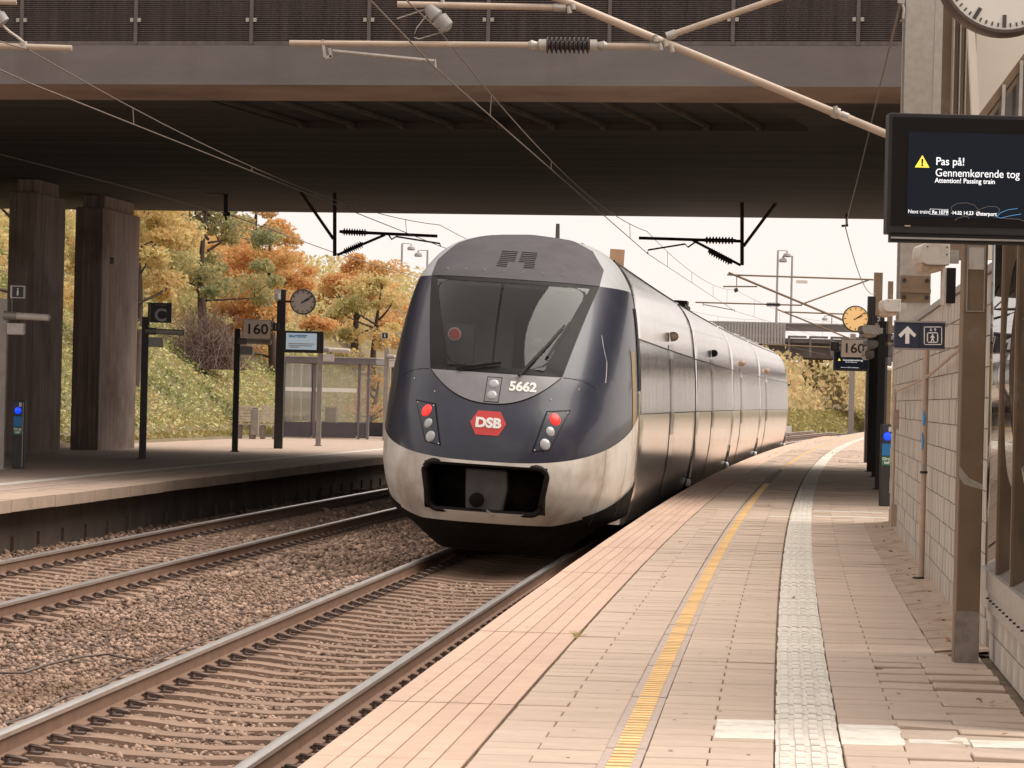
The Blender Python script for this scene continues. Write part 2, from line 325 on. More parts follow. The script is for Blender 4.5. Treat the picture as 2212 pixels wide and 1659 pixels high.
def paver_mesh(wd, ln=.243, th=.06, c=.004):
    key = (round(wd, 3), ln)
    if key not in pm_cache:
        b = MB(); x, y = wd / 2 - .0035, ln / 2
        vs = [(sx * x, sy * y, -th) for sx, sy in ((-1, -1), (1, -1), (1, 1), (-1, 1))] + [(sx * x, sy * y, -c) for sx, sy in ((-1, -1), (1, -1), (1, 1), (-1, 1))] + [(sx * (x - c), sy * (y - c), 0) for sx, sy in ((-1, -1), (1, -1), (1, 1), (-1, 1))]
        fs = [(8, 9, 10, 11)] + [(i, (i + 1) % 4, 4 + (i + 1) % 4, 4 + i) for i in range(4)] + [(4 + i, 4 + (i + 1) % 4, 8 + (i + 1) % 4, 8 + i) for i in range(4)]
        b.add(vs, fs); pm_cache[key] = b.mesh('paver', K['paver'])
    return pm_cache[key]
rows = []
for k, Y in enumerate(np.arange(12.5, 112, .25)):
    odd = k % 2
    segs = [[.63, .865, 1.145], [1.315, 1.575, 1.845]] if odd else [[.63, 1.145], [1.315, 1.845]]
    end = 3.04 if Y < 20.2 else (2.79 if Y < 42.6 else 5.4)
    cs = [2.135] + list(np.arange(2.40 if not odd else 2.67, end - .12, .54)) + [end]
    segs.append(cs)
    for sg in segs:
        for a, c in zip(sg[:-1], sg[1:]):
            if 15.1 < Y < 16.0 and (abs((a + c) / 2 - 1.71) < .06 or abs((a + c) / 2 - 2.27) < .1) and False: continue
            rows.append((Y, a, c))
far = MB(); nind = 0
for Y, a, c in rows:
    mid = (a + c) / 2; z = random.uniform(-.0025, .0025); ry = random.gauss(0, .004); rx = random.gauss(0, .006)
    if Y < 19.5 and mid > 2.6: z += random.uniform(-.012, .012); ry += random.gauss(0, .02); rx += random.gauss(0, .03)
    if nind < 300 and Y > 12.9:
        o = obj('paver', paver_mesh(c - a), plat, True); o.location = (XE(Y) + mid, Y, z); o.rotation_euler = (rx, ry, rotz(Y)); nind += 1
    elif Y > 12.9:
        x, y = (c - a) / 2 - .0035, .1215
        r = rotz(Y); ca, sa = math.cos(r), math.sin(r); vs = []
        for zz in (-.05, 0):
            for sx, sy in ((-1, -1), (1, -1), (1, 1), (-1, 1)):
                lx, ly = sx * x, sy * y; vs.append((XE(Y) + mid + lx * ca - ly * sa, Y + lx * sa + ly * ca, zz + z - ry * lx + rx * ly if zz == 0 else zz))
        far.add(vs, [(4, 5, 6, 7), (0, 1, 5, 4), (1, 2, 6, 5), (2, 3, 7, 6), (3, 0, 4, 7)])
tag(far.build('far_paver', K['paver'], plat), kind='stuff')
b = MB(); b.sweep([(.62, -.004), (7, -.004)], list(np.arange(112, 262, 2.)), 0, closed=False); b.build('far_paving', K['paver_far'], plat)
b = MB(); b.sweep([(5.42, -.004), (7, -.004)], list(np.arange(42.6, 112.1, 2.)), 0, closed=False); b.build('side_paving', K['paver_far'], plat)
K['white_d'] = mat('tactile_base', (.64, .58, .51), .85, var=.2, scale=14, rand=.08)
# white guide strip: slabs with four columns of raised bars
def tact(b, ox=0, oy=0, r=0, flat=False, z=0.):
    ca, sa = math.cos(r), math.sin(r)
    def bx(x0, x1, y0, y1, z0, z1, mi=0):
        vs = [(ox + x * ca - y * sa, oy + x * sa + y * ca, zz + z) for zz in (z0, z1) for x, y in ((x0, y0), (x1, y0), (x1, y1), (x0, y1))]
        b.add(vs, [(4, 5, 6, 7), (0, 1, 5, 4), (1, 2, 6, 5), (2, 3, 7, 6), (3, 0, 4, 7)], mi)
    bx(-.138, .138, -.122, .122, -.05, 0, 1)
    if not flat:
        for i in range(4): bx(-.118 + i * .065, -.118 + i * .065 + .038, -.112, .112, 0, .006)
b = MB(); tact(b); tme = b.mesh('guide_slab', [K['white'], K['white_d']]); far = MB()
for k, Y in enumerate(np.arange(12.6, 170, .25)):
    cx = XE(Y) + 1.99 + .02 * min(1, max(0, (Y - 14) / 40))
    if k < 130:
        o = obj('guide_slab', tme, plat, True); o.location = (cx + random.gauss(0, .002), Y, random.gauss(0, .0015)); o.rotation_euler.z = rotz(Y)
    else: tact(far, cx, Y, rotz(Y), Y > 95, random.gauss(0, .001))
tag(far.build('far_guide_slab', [K['white'], K['white_d']], plat), kind='stuff')
# yellow warning strip
def warn(b, ox=0, oy=0, r=0, mi=1, z=0., dy=.25):
    ca, sa = math.cos(r), math.sin(r)
    def bx(x0, x1, y0, y1, z0, z1, mi):
        vs = [(ox + x * ca - y * sa, oy + x * sa + y * ca, zz + z) for zz in (z0, z1) for x, y in ((x0, y0), (x1, y0), (x1, y1), (x0, y1))]
        b.add(vs, [(4, 5, 6, 7), (0, 1, 5, 4), (1, 2, 6, 5), (2, 3, 7, 6), (3, 0, 4, 7)], mi)
    bx(-.084, .084, -dy + .003, dy - .003, -.05, -.001, 0)
    for i in range(4): bx(-.046, .048, -dy + .02 + i * .125, -dy + .02 + i * .125 + .066, -.001, .004, mi)
b = MB(); warn(b); wm_ = b.mesh('warning_slab', [K['greybase'], K['yellow']]); far = MB()
for k, Y in enumerate(np.arange(12.5, 170, .5)):
    cx = XE(Y) + 1.228 + .02 * min(1, max(0, (Y - 14) / 40))
    if k < 100:
        o = obj('warning_slab', wm_, plat, True); o.location = (cx, Y, random.gauss(0, .001)); o.rotation_euler.z = rotz(Y)
    else: warn(far, cx, Y, rotz(Y), 2 if 61 < Y < 76 else 1)
tag(far.build('far_warning_slab', [K['greybase'], K['yellow'], K['yellow_brown']], plat), kind='stuff')
# white plates and stripes crossing the pavers at a doorway
def plate(name, off0, off1, Ya, Yb, m_=K['white'], z=.004):
    b = MB(); s0, s1 = XE(Ya), XE(Yb)
    b.hexa([(s0 + off0, Ya, -.01), (s0 + off1, Ya, -.01), (s1 + off1, Yb, -.01), (s1 + off0, Yb, -.01), (s0 + off0, Ya, z), (s0 + off1, Ya, z), (s1 + off1, Yb, z), (s1 + off0, Yb, z)]); return b.build(name, m_, plat)
plate('attention_plate', 1.585, 1.845, 14.75, 15.62); plate('attention_plate', 2.135, 2.41, 14.6, 15.5)
plate('white_stripe', 2.43, 2.69, 14.72, 15.02); plate('white_stripe', 2.70, 3.0, 14.62, 14.92)
for o0, o1, Ya in ((1.6, 1.85, 43.9), (2.16, 3.1, 44.4), (2.16, 3.1, 46.6)): plate('white_stripe', o0, o1, Ya, Ya + .3)
b = MB(); ys = list(np.arange(20.1, 42.7, .5)); vs = []
for Y in ys:
    for o, z in ((2.7885, .000), (2.88, .006), (2.97, .014), (3.11, .03)): vs.append((XE(Y) + o, Y, z + random.gauss(0, .004)))
b.add(vs, [(i * 4 + k, i * 4 + k + 1, i * 4 + k + 5, i * 4 + k + 4) for i in range(len(ys) - 1) for k in range(3)])
b.build('sand_strip', K['sand'], plat, smooth=2)
b = MB()      # steel angle framing the end of the sand strip, one end bent up
b.bar(pt(20.25, 2.79, .004), pt(20.2, 3.0, .03), .03, .012); b.bar(pt(20.2, 3.0, .03), pt(19.9, 2.86, .012), .02, .01); b.build('edging_angle', K['rail'], plat)
b = MB()      # weed in the joint
for i in range(40):
    a = random.uniform(0, 6.28); p = pt(20.9 + random.gauss(0, .05), .625 + random.gauss(0, .012), 0); b.add([p, p + Vector((.006, 0, 0)), p + Vector((math.cos(a) * .05, math.sin(a) * .05, random.uniform(.01, .05)))], [(0, 1, 2)])
tag(b.build('weed', K['grass']), 'tuft of dry weed growing in the joint of the near platform edge', 'weed')
# ---- tracks
CANT = .045; RAILTOP = -.55
def rail_sect(t0):
    z0 = RAILTOP - CANT * t0
    prof = [(-.075, -.16), (.075, -.16), (.075, -.148), (.012, -.128), (.009, -.045), (.036, -.034), (.036, -.008), (.026, 0), (-.026, 0), (-.036, -.008), (-.036, -.034), (-.009, -.045), (-.012, -.128), (-.075, -.148)]
    return [(t0 + x, z0 + z) for x, z in prof]
def clip_mesh():
    b = MB(); b.box(-.03, .05, -.05, .05, -.002, .014); b.box(-.055, -.015, -.028, .028, .0, .04)
    ring = [(.03 + .062 * math.cos(a), .05 * math.sin(a), .038 + .014 * math.cos(a + 2)) for a in np.linspace(0, 2 * math.pi, 11)]
    b.tube(ring, .011, 5); return b.mesh('rail_clip', K['clip'], 40)
cm = clip_mesh()
def sleeper_mesh():
    b = MB(); pr = [(-1.26, 0), (-1.2, .03), (-.95, .05), (-.45, .05), (-.2, .03), (.2, .03), (.45, .05), (.95, .05), (1.2, .03), (1.26, 0)]
    vs = []; fs = []
    for x, z in pr: vs += [(x, -.15, -.16), (x, -.125, z - .05), (x, .125, z - .05), (x, .15, -.16)]
    for i in range(len(pr) - 1):
        for k in range(3): fs.append((i * 4 + k, (i + 1) * 4 + k, (i + 1) * 4 + k + 1, i * 4 + k + 1))
    fs += [(0, 1, 2, 3), tuple(range(len(vs) - 1, len(vs) - 5, -1))]
    b.add(vs, fs); return b.mesh('sleeper', K['sleeper'])
sm = sleeper_mesh()
OC = (-1.80, -6.2)
for ti, (oc, Ya, Yb, lab) in enumerate(((OC[0], 16.2, 46.5, ''), (OC[1], 27.5, 82, ''))):
    tr = bpy.data.objects.new('railway_track', None); col.objects.link(tr); tag(tr, kind='structure')
    for t0 in (-.753, .753):
        b = MB(); b.sweep(rail_sect(t0), list(np.arange(8 if ti == 0 else 20, 262, 1.5)), oc, end=False)
        me = b.mesh('rail', [K['rail'], K['railtop']], 40)
        mi = np.zeros(len(me.polygons), dtype=np.int32); kk = np.arange(len(me.polygons)) % 14; mi[(kk >= 5) & (kk <= 9)] = 1; me.polygons.foreach_set('material_index', mi)
        obj('rail', me, tr)
    for Y in np.arange(Ya, Yb, .6):
        o = obj('sleeper', sm, tr, True); o.location = (XE(Y) + oc, Y + random.gauss(0, .008), RAILTOP - .162 - .001); o.rotation_euler = (0, math.atan(CANT), rotz(Y) + random.gauss(0, .004))
        for t0 in (-.753, .753):
            for sd_ in (-1, 1):
                c = obj('rail_clip', cm, o, True); c.location = (t0 + sd_ * .105, 0, 0); c.rotation_euler.z = 0 if sd_ > 0 else math.pi
    far = MB()
    for Y in np.arange(Yb, 215, .6):
        r = rotz(Y); ca, sa = math.cos(r), math.sin(r); vs = []
        for zz in (-.85, RAILTOP - .162):
            for x, y in ((-1.25, -.13), (1.25, -.13), (1.25, .13), (-1.25, .13)): vs.append((XE(Y) + oc + x * ca - y * sa, Y + x * sa + y * ca, zz - CANT * x))
        far.add(vs, [(4, 5, 6, 7), (0, 1, 5, 4), (1, 2, 6, 5), (2, 3, 7, 6), (3, 0, 4, 7)])
    tag(far.build('far_sleeper', K['sleeper'], tr), kind='stuff')
def zbed(o):
    for oc in OC:
        if abs(o - oc) < 1.3: return RAILTOP - .208 - CANT * (o - oc)
    if OC[1] + 1.3 <= o <= OC[0] - 1.3: return RAILTOP - .185 - .02 * math.sin((o - OC[1] - 1.3) / (OC[0] - OC[1] - 2.6) * math.pi)
    return RAILTOP - .22
offs = [.45, OC[0] + 1.31, OC[0] + 1.29, OC[0] - 1.29, OC[0] - 1.5, -3.9, OC[1] + 1.5, OC[1] + 1.29, OC[1] - 1.29, OC[1] - 1.31, -8.5]
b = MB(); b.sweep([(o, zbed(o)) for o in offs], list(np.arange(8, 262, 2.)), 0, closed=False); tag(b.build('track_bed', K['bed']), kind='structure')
# ballast stones
t = (1 + 5 ** .5) / 2
ico = np.array([(-1, t, 0), (1, t, 0), (-1, -t, 0), (1, -t, 0), (0, -1, t), (0, 1, t), (0, -1, -t), (0, 1, -t), (t, 0, -1), (t, 0, 1), (-t, 0, -1), (-t, 0, 1)]) / 1.9
icf = np.array([(0, 11, 5), (0, 5, 1), (0, 1, 7), (0, 7, 10), (0, 10, 11), (1, 5, 9), (5, 11, 4), (11, 10, 2), (10, 7, 6), (7, 1, 8), (3, 9, 4), (3, 4, 2), (3, 2, 6), (3, 6, 8), (3, 8, 9), (4, 9, 5), (2, 4, 11), (6, 2, 10), (8, 6, 7), (9, 8, 1)])
protos = [ico * (1 + rng.uniform(-.38, .3, (12, 1))) * np.array([1, rng.uniform(.65, .95), rng.uniform(.5, .8)]) for _ in range(14)]
for q in protos:
    for _ in range(7):
        nv = rng.normal(0, 1, 3); nv /= np.linalg.norm(nv); d_ = q @ nv; lim = rng.uniform(.38, .62); k_ = d_ > lim; q[k_] -= np.outer(d_[k_] - lim, nv)
N = 0; PV = []
def stones(n, Ya, Yb, oa, ob, smin, smax):
    global N
    Y = rng.uniform(Ya, Yb, n); o = rng.uniform(oa, ob, n); keep = np.ones(n, bool); z = np.array([zbed(q) for q in o])
    for i in range(n):
        for oc, y0 in ((OC[0], 16.2), (OC[1], 27.5)):
            tt = o[i] - oc
            if abs(tt) < 1.27:
                ph = ((Y[i] - y0 + .3) % .6) - .3
                if abs(ph) < .16 and rng.random() < .93: keep[i] = False
                if abs(abs(tt) - .753) < .12: keep[i] = False
    Y, o, z = Y[keep], o[keep], z[keep]; k = len(Y)
    s = rng.uniform(smin, smax, k) * np.where(rng.random(k) < .08, 1.5, 1); a = rng.uniform(0, 6.28, k); bt = rng.normal(0, .5, k); pi_ = rng.integers(0, len(protos), k)
    P_ = np.stack([protos[q] for q in pi_]) * s[:, None, None]
    ca, sa = np.cos(bt)[:, None], np.sin(bt)[:, None]; x, y_, zz = P_[..., 0], P_[..., 1] * ca - P_[..., 2] * sa, P_[..., 1] * sa + P_[..., 2] * ca
    ca, sa = np.cos(a)[:, None], np.sin(a)[:, None]; x, y_ = x * ca - y_ * sa, x * sa + y_ * ca
    XEY = 1.923e-4 * Y * Y + .072 * Y - 1.78
    PV.append(np.stack([x + (XEY + o)[:, None], y_ + Y[:, None], zz + (z + s * .22 + rng.uniform(-.008, .014, k))[:, None]], -1).reshape(-1, 3)); N += k
stones(27000, 18, 26, -5.6, -.45, .014, .031); stones(26000, 26, 40, -8.4, -.5, .018, .036); stones(12000, 40, 60, -8.4, -2.8, .034, .055); stones(7000, 60, 100, -8.4, -2.8, .05, .075); stones(3500, 125, 200, -8.4, -.5, .08, .12)
V = np.concatenate(PV); Fc = (np.arange(N)[:, None, None] * 12 + icf[None]).reshape(-1, 3)
me = bpy.data.meshes.new('ballast'); me.vertices.add(len(V)); me.vertices.foreach_set('co', V.astype(np.float32).ravel()); me.loops.add(len(Fc) * 3); me.loops.foreach_set('vertex_index', Fc.astype(np.int32).ravel())
me.polygons.add(len(Fc)); me.polygons.foreach_set('loop_start', np.arange(0, len(Fc) * 3, 3, dtype=np.int32)); me.polygons.foreach_set('loop_total', np.full(len(Fc), 3, dtype=np.int32)); me.update(calc_edges=True)
me.materials.append(K['ballast']); tag(obj('ballast', me), 'rust stained ballast stones of both tracks', 'ballast', kind='stuff')
def GP(px, py, z):
    q = at(px, py, 1.); D = (z - EYE) / (q.z - EYE); return at(px, py, D)
def zc(x, y): return (x * .2232, 1371.4 + y * .2232)
for pts, lb in (([(-60, 900), (0, 875), (350, 765), (620, 605), (720, 590), (1000, 490), (1260, 335), (1400, 320), (1520, 250), (1760, 130), (1850, 100), (2212, 0), (2700, -190), (3000, -330), (3400, -500), (3700, -590)], 'long dark cable lying on the ballast beside the near rail'),
                ([(-60, 365), (0, 365), (230, 365), (480, 280), (800, 210), (1050, 185), (1200, 220), (1400, 255), (1640, 290)], 'short looping cable on the ballast between the two tracks')):
    b = MB(); b.tube([GP(*zc(*p), -.675) for p in pts], .011, 6); tag(b.build('cable', K['clip'], smooth=2), lb, 'cable')
# ---- far platform
E2 = -8.05; Y2 = list(np.arange(30, 196, 2.))
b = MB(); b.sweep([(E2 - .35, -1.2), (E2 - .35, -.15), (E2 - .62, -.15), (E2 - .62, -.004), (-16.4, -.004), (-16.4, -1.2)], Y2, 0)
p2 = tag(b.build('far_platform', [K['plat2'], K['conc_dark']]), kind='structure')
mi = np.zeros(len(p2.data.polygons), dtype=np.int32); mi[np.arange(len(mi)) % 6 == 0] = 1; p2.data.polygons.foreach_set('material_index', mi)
b = MB(); b.box(-.615, 0, -1.246, 1.246, -.16, 0); me = b.mesh('coping_slab', K['coping'])
for Y in np.arange(31, 150, 2.5):
    o = obj('coping_slab', me, p2, True); Yc = Y + 1.25; o.location = (XE(Yc) + E2, Yc, random.gauss(0, .003)); o.rotation_euler.z = rotz(Yc)
b = MB(); b.sweep([(-9.95, .0), (-9.65, .0)], list(np.arange(40, 150, 2.)), 0, closed=False); b.build('guide_strip', K['white'], p2)
b = MB(); b.sweep([(-9.2, .0), (-9.05, .0)], list(np.arange(40, 150, 2.)), 0, closed=False); b.build('warning_strip', K['greybase'], p2)
b = MB(); b.box(-.02, .02, -.03, .03, -.09, .09); me = b.mesh('wall_bracket', K['clip'])
for Y in np.arange(36, 90, 1.5): o = obj('wall_bracket', me, p2, True); o.location = (XE(Y) + E2 - .33, Y, -.62 + random.uniform(-.02, .02))
# ---- bank on the left, rising from the back of the far platform
def obank(Y): return -16.5 + 7.2 * min(1, max(0, (Y - 165) / 35))
def zbank(o, Y):
    k = (obank(Y) - o); top = 6.5 if Y > 92 else 5.4
    if Y > 190: top = max(2., 6.5 - (Y - 190) * .3)
    return max(0, min(top, .06 + .1 * min(k, .9) + max(0, k - .9) * .72))
bo = [-1.6, 0, .6, 1.5, 3, 5, 7, 9, 11, 13, 16, 20, 30, 60]
b = MB(); ys = list(np.arange(58, 420, 4.)); vs = []
for Y in ys: vs += [(XE(Y) + obank(Y) - k, Y, zbank(obank(Y) - k, Y) if k > -1 else -1.) for k in bo]
nb = len(bo); b.add(vs, [(i * nb + k, (i + 1) * nb + k, (i + 1) * nb + k + 1, i * nb + k + 1) for i in range(len(ys) - 1) for k in range(nb - 1)])
tag(b.build('bank', K['earth'], smooth=2), kind='structure')
def leafcloud(name, P_, size, mt, parent=None, flat=0., jit=.55):
    """leaf-sized diamond faces at the given points"""
    n = len(P_); nr = rng.normal(0, 1, (n, 3)); nr[:, 2] += flat; nr /= np.linalg.norm(nr, axis=1)[:, None]
    u = np.cross(nr, rng.normal(0, 1, (n, 3))); u /= np.linalg.norm(u, axis=1)[:, None]; v = np.cross(nr, u)
    s = (size * (1 + rng.uniform(-jit, jit, n)))[:, None]
    V = np.stack([P_ - u * s, P_ - v * s * .6 + nr * s * .15, P_ + u * s, P_ + v * s * .6 + nr * s * .15], 1).reshape(-1, 3)
    me = bpy.data.meshes.new(name); me.vertices.add(len(V)); me.vertices.foreach_set('co', V.astype(np.float32).ravel()); me.loops.add(n * 4); me.loops.foreach_set('vertex_index', np.arange(n * 4, dtype=np.int32))
    me.polygons.add(n); me.polygons.foreach_set('loop_start', np.arange(0, n * 4, 4, dtype=np.int32)); me.polygons.foreach_set('loop_total', np.full(n, 4, dtype=np.int32)); me.update(calc_edges=True); me.materials.append(mt)
    return obj(name, me, parent)
def bankpts(n, Ya, Yb, ka, kb, h0, h1):
    Y = rng.uniform(Ya, Yb, n); k = rng.uniform(ka, kb, n); r = np.array([[XE(y) + obank(y) - q, y, zbank(obank(y) - q, y)] for y, q in zip(Y, k)]); r[:, 2] += rng.uniform(h0, h1, n); return r
P_ = bankpts(95000, 84, 150, .8, 14, .02, .28); lump = np.sin(P_[:, 0] * 2.1) * np.sin(P_[:, 1] * .9) * .12; P_[:, 2] += np.abs(lump)
tag(leafcloud('ivy', P_, .058, K['ivy'], flat=.9), 'green and yellow ivy covering the bank behind the far platform', 'ivy', kind='stuff')
tag(leafcloud('grass', bankpts(9000, 84, 150, .05, 1.6, 0, .1), .06, K['grass'], flat=.2), 'strip of yellowed grass at the foot of the bank', 'grass', kind='stuff')
P_ = bankpts(26000, 195, 418, .5, 13, 0, 1.); hh = 1.4 + np.clip((P_[:, 1] - 270) / 25, 0, 1.6) + 1.2 * np.sin(P_[:, 1] * .31) + 1. * np.sin(P_[:, 1] * .083 + P_[:, 0] * .4); P_[:, 2] += rng.uniform(0, 1, len(P_)) ** .8 * np.clip(hh, .3, 4)
tag(leafcloud('far_bushes', P_, .24, K['farveg']), 'hazy autumn bushes on the bank of the curve below the far bridge', 'bushes', kind='stuff')
P_ = bankpts(11000, 195, 345, -1.5, 1.2, 0, .9); kk = np.array([obank(p[1]) - (p[0] - XE(p[1])) for p in P_]); P_[:, 2] += np.where(kk < 0, kk * .62 - .1, 0)
tag(leafcloud('far_reeds', P_, .15, K['grass']), 'pale dry reeds along the foot of the far curve', 'reeds', kind='stuff')
tag(leafcloud('undergrowth', bankpts(26000, 105, 205, 5.5, 17, 0, 1.9), .12, K['leaf_y']), 'loose yellow undergrowth on top of the bank behind the trees', 'undergrowth', kind='stuff')
# ================================================================== ROAD BRIDGE
PSI = math.atan(.225)
bridge = empty('road_bridge', (0, 51.5, 0), 'wide dark concrete road bridge crossing over both tracks and platforms', 'bridge'); bridge.rotation_euler.z = -PSI
def LB(a, bb, z=0.):     # bridge coordinates -> world
    return Vector((a * math.cos(PSI) + bb * math.sin(PSI), 51.5 - a * math.sin(PSI) + bb * math.cos(PSI), z))
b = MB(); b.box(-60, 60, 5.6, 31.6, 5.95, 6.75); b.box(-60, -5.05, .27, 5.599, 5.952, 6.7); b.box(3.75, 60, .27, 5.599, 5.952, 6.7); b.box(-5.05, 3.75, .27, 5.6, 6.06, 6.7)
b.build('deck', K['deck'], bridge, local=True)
b = MB()
b.add([(-60, .27, 5.945), (60, .27, 5.945), (60, 0, 6.165), (-60, 0, 6.165)], [(0, 1, 2, 3)], 1)
b.add([(-60, 0, 6.165), (60, 0, 6.165), (60, 0, 6.77), (-60, 0, 6.77), (-60, .5, 6.77), (60, .5, 6.77), (-60, .27, 5.945), (60, .27, 5.945), (-60, .5, 5.96), (60, .5, 5.96)], [(0, 1, 2, 3), (3, 2, 5, 4)], 0)
b.add([(-60, .27, 5.944), (-60, .3, 5.944), (60, .3, 5.944), (60, .27, 5.944)], [(0, 1, 2, 3)], 1)
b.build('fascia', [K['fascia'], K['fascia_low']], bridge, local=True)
b = MB(); b.box(-60, 60, .02, .10, 6.775, 6.835); b.build('bottom_rail', K['screenpanel'], bridge, local=True)
PW = 1.87; prof = []
for i in range(44):
    z = 6.85 + i * .03; prof += [(.05, z), (.02, z + .013), (.02, z + .019)]
b = MB(); n = len(prof); b.add([(-PW / 2 + .02, y, z) for y, z in prof] + [(PW / 2 - .02, y, z) for y, z in prof], [(i, i + n, i + n + 1, i + 1) for i in range(n - 1)])
b.box(-PW / 2 + .02, PW / 2 - .02, .055, .075, 6.84, 8.2)
pme = b.mesh('perforated_panel', K['screenpanel'])
b = MB(); b.box(-.028, .028, -.005, .085, 6.78, 8.3); pom = b.mesh('panel_post', K['screenpanel'])
b = MB(); b.box(-.025, .025, -.02, .02, 7.13, 7.19); clm = b.mesh('panel_clamp', K['galv'])
a0 = at(52, 50, 53.).x
for i in range(-4, 14):
    a = -7.98 + i * PW
    o = obj('perforated_panel', pme, bridge, True); o.location.x = a + PW / 2
    o = obj('panel_post', pom, bridge, True); o.location.x = a
    for sx in (-.06, .06): c = obj('panel_clamp', clm, o, True); c.location.x = sx
b = MB(); b.bar((0, .30, 6.02), (0, 5.58, 6.02), .035, .07); b.box(-.04, .04, 5.35, 5.58, 5.955, 6.05); sme = b.mesh('gap_strut', K['conc_dark'])
for i in range(11): o = obj('gap_strut', sme, bridge, True); o.location.x = -5.0 + i * .87
for nm, c0, wd, L in (('left', (-10.99, 74.0), .60, 2.7), ('right', (-10.27, 79.6), .66, 4.0)):
    d = Vector((math.sin(R(6)), math.cos(R(6)), 0)); u = Vector((math.cos(R(6)), -math.sin(R(6)), 0)); p = Vector((*c0, 0))
    def blk(b, x0, x1, y0, y1, z0, z1): b.hexa([p + u * x + d * y + Vector((0, 0, z)) for z in (z0, z1) for x, y in ((x0, y0), (x1, y0), (x1, y1), (x0, y1))])
    b = MB(); blk(b, 0, wd, 0, L, -.1, 5.66)
    o = b.build('pier', K['pier'], bridge, bev=.02)
    b = MB(); blk(b, .1, wd - .05, .3, L - .5, 5.66, 5.96); b.build('bearing_block', K['pier'], o)
    if nm == 'right': text('2007', .22, K['deck'], o, p + u * (wd + .004) + d * 1.0 + Vector((0, 0, 4.45)), rot=(math.pi / 2, 0, R(84)), bold=.006)
# ================================================================== WALL AND LIFT TOWER ON THE RIGHT
WO = 3.1
wall = empty('block_wall', pt(31, WO), 'pale concrete block wall along the right edge of the platform', 'wall')
b = MB(); b.sweep([(WO + .012, -.1), (WO + .4, -.1), (WO + .4, 2.28), (WO + .012, 2.28)], list(np.arange(20.4, 42.35, .5)) + [42.42], 0); b.build('backing', K['mortar'], wall)
bm_ = MB(); bm_.box(0, .1, -.243, .243, .004, .186); bme = bm_.mesh('block', K['block'])
far = MB(); nb_ = 0; cand = []
for r in range(12):
    for Y in np.arange(20.65 + (.25 if r % 2 else 0), 42.3, .5): cand.append((Y, r))
cand.sort()
for Y, r in cand:
    j = random.uniform(-.004, .002)
    if nb_ < 300: o = obj('block', bme, wall); o.matrix_parent_inverse = WM(wall).inverted(); o.location = (XE(Y) + WO + j, Y, r * .19); o.rotation_euler.z = rotz(Y); nb_ += 1
    else:
        rr = rotz(Y); ca, sa = math.cos(rr), math.sin(rr); x0 = XE(Y) + WO + j
        far.hexa([(x0 + x * ca - y * sa, Y + x * sa + y * ca, z + r * .19) for z in (.004, .186) for x, y in ((0, -.243), (.1, -.243), (.1, .243), (0, .243))])
tag(far.build('far_block', K['block'], wall), kind='stuff')
b = MB(); b.sweep([(WO - .02, 2.285), (WO + .42, 2.285), (WO + .42, 2.33), (WO - .02, 2.33)], list(np.arange(20.4, 42.5, .5)), 0); b.build('coping', K['galv'], wall)
pipe = empty('drain_pipe', pt(29, WO - .07), 'brown drain pipe with blue spray paint running down the block wall', 'pipe')
b = MB(); q = pt(28.6, WO - .07); b.cyl(q + Vector((0, 0, .03)), q + Vector((0, 0, 1.95)), .024, n=12); b.build('pipe', K['pipe'], pipe, smooth=40)
b = MB(); b.cyl(q + Vector((0, 0, .9)), q + Vector((0, 0, .92)), .032); b.build('pipe_bracket', K['ironwork'], pipe, smooth=40)
b = MB(); b.cyl(q + Vector((-.03, -.05, .02)), q + Vector((-.03, -.05, .035)), .05); b.build('pipe_fitting', K['ironwork'], pipe, smooth=40)
b = MB(); b.tube([q + Vector((0, 0, 1.7)), pt(24, WO - .06, 1.83), pt(22, WO - .06, 1.88)], .012, 8); b.tube([q + Vector((0, 0, 1.7)), pt(38, WO - .06, 1.62)], .012, 8); b.build('branch_pipe', K['pipe'], pipe, smooth=2)
b = MB()
for z0, z1, x, wd in ((1.30, 1.42, -.012, .03), (1.10, 1.24, -.02, .022), (.93, .99, -.006, .016)):
    b = MB(); b.tube([q + Vector((x, -.018, z0)), q + Vector((x + .004, -.019, (z0 + z1) / 2)), q + Vector((x - .002, -.018, z1))], [wd * .3, wd * .5, wd * .25], 6); b.build('spray_paint', K['graffiti'], pipe, smooth=40)
b = MB(); q = pt(38.6, WO - .05); b.cyl(q + Vector((0, 0, .35)), q + Vector((0, 0, 1.65)), .014, n=10); b.box(q.x - .02, q.x + .04, q.y - .05, q.y + .05, 1.2, 1.42); b.box(q.x - .02, q.x + .04, q.y - .04, q.y + .04, .1, .35)
tag(b.build('conduit', K['pipe'], smooth=40), 'thin conduit with small boxes near the far corner of the block wall', 'conduit')
# lift tower: brown steel column, mirror glass, bolted sill, block plinth
tower = empty('lift_tower', pt(17.5, WO), 'lift tower with brown steel column and reflecting glass at the right edge', 'tower')
c = pt(19.45, 2.865)
b = MB(); b.box(c.x, c.x + .137, c.y, c.y + .14, 0, 2.95); b.build('column', K['corten'], tower, bev=.006)
b = MB(); b.prism([(c.x + .0, .0), (c.x + .137, 0), (c.x + .137, .29), (c.x + .07, .30), (c.x, .295)], c.y - .0015, c.y + .02); b.build('worn_base', mat('worn_steel', (.26, .215, .18), .6, .2, var=.35, scale=14), tower)
b = MB(); b.prism([(c.x + .0, 1.06), (c.x + .03, 1.02), (c.x + .137, .99), (c.x + .137, 1.02), (c.x + .06, 1.055), (c.x + .02, 1.10), (c.x, 1.13)], c.y - .002, c.y + .02); b.build('scuff_mark', mat('scuff', (.36, .31, .265), .7, var=.3, scale=20), tower)
b = MB(); fx0, fx1, z0, z1 = c.x + .018, c.x + .122, 2.01, 2.375; y = c.y - .004
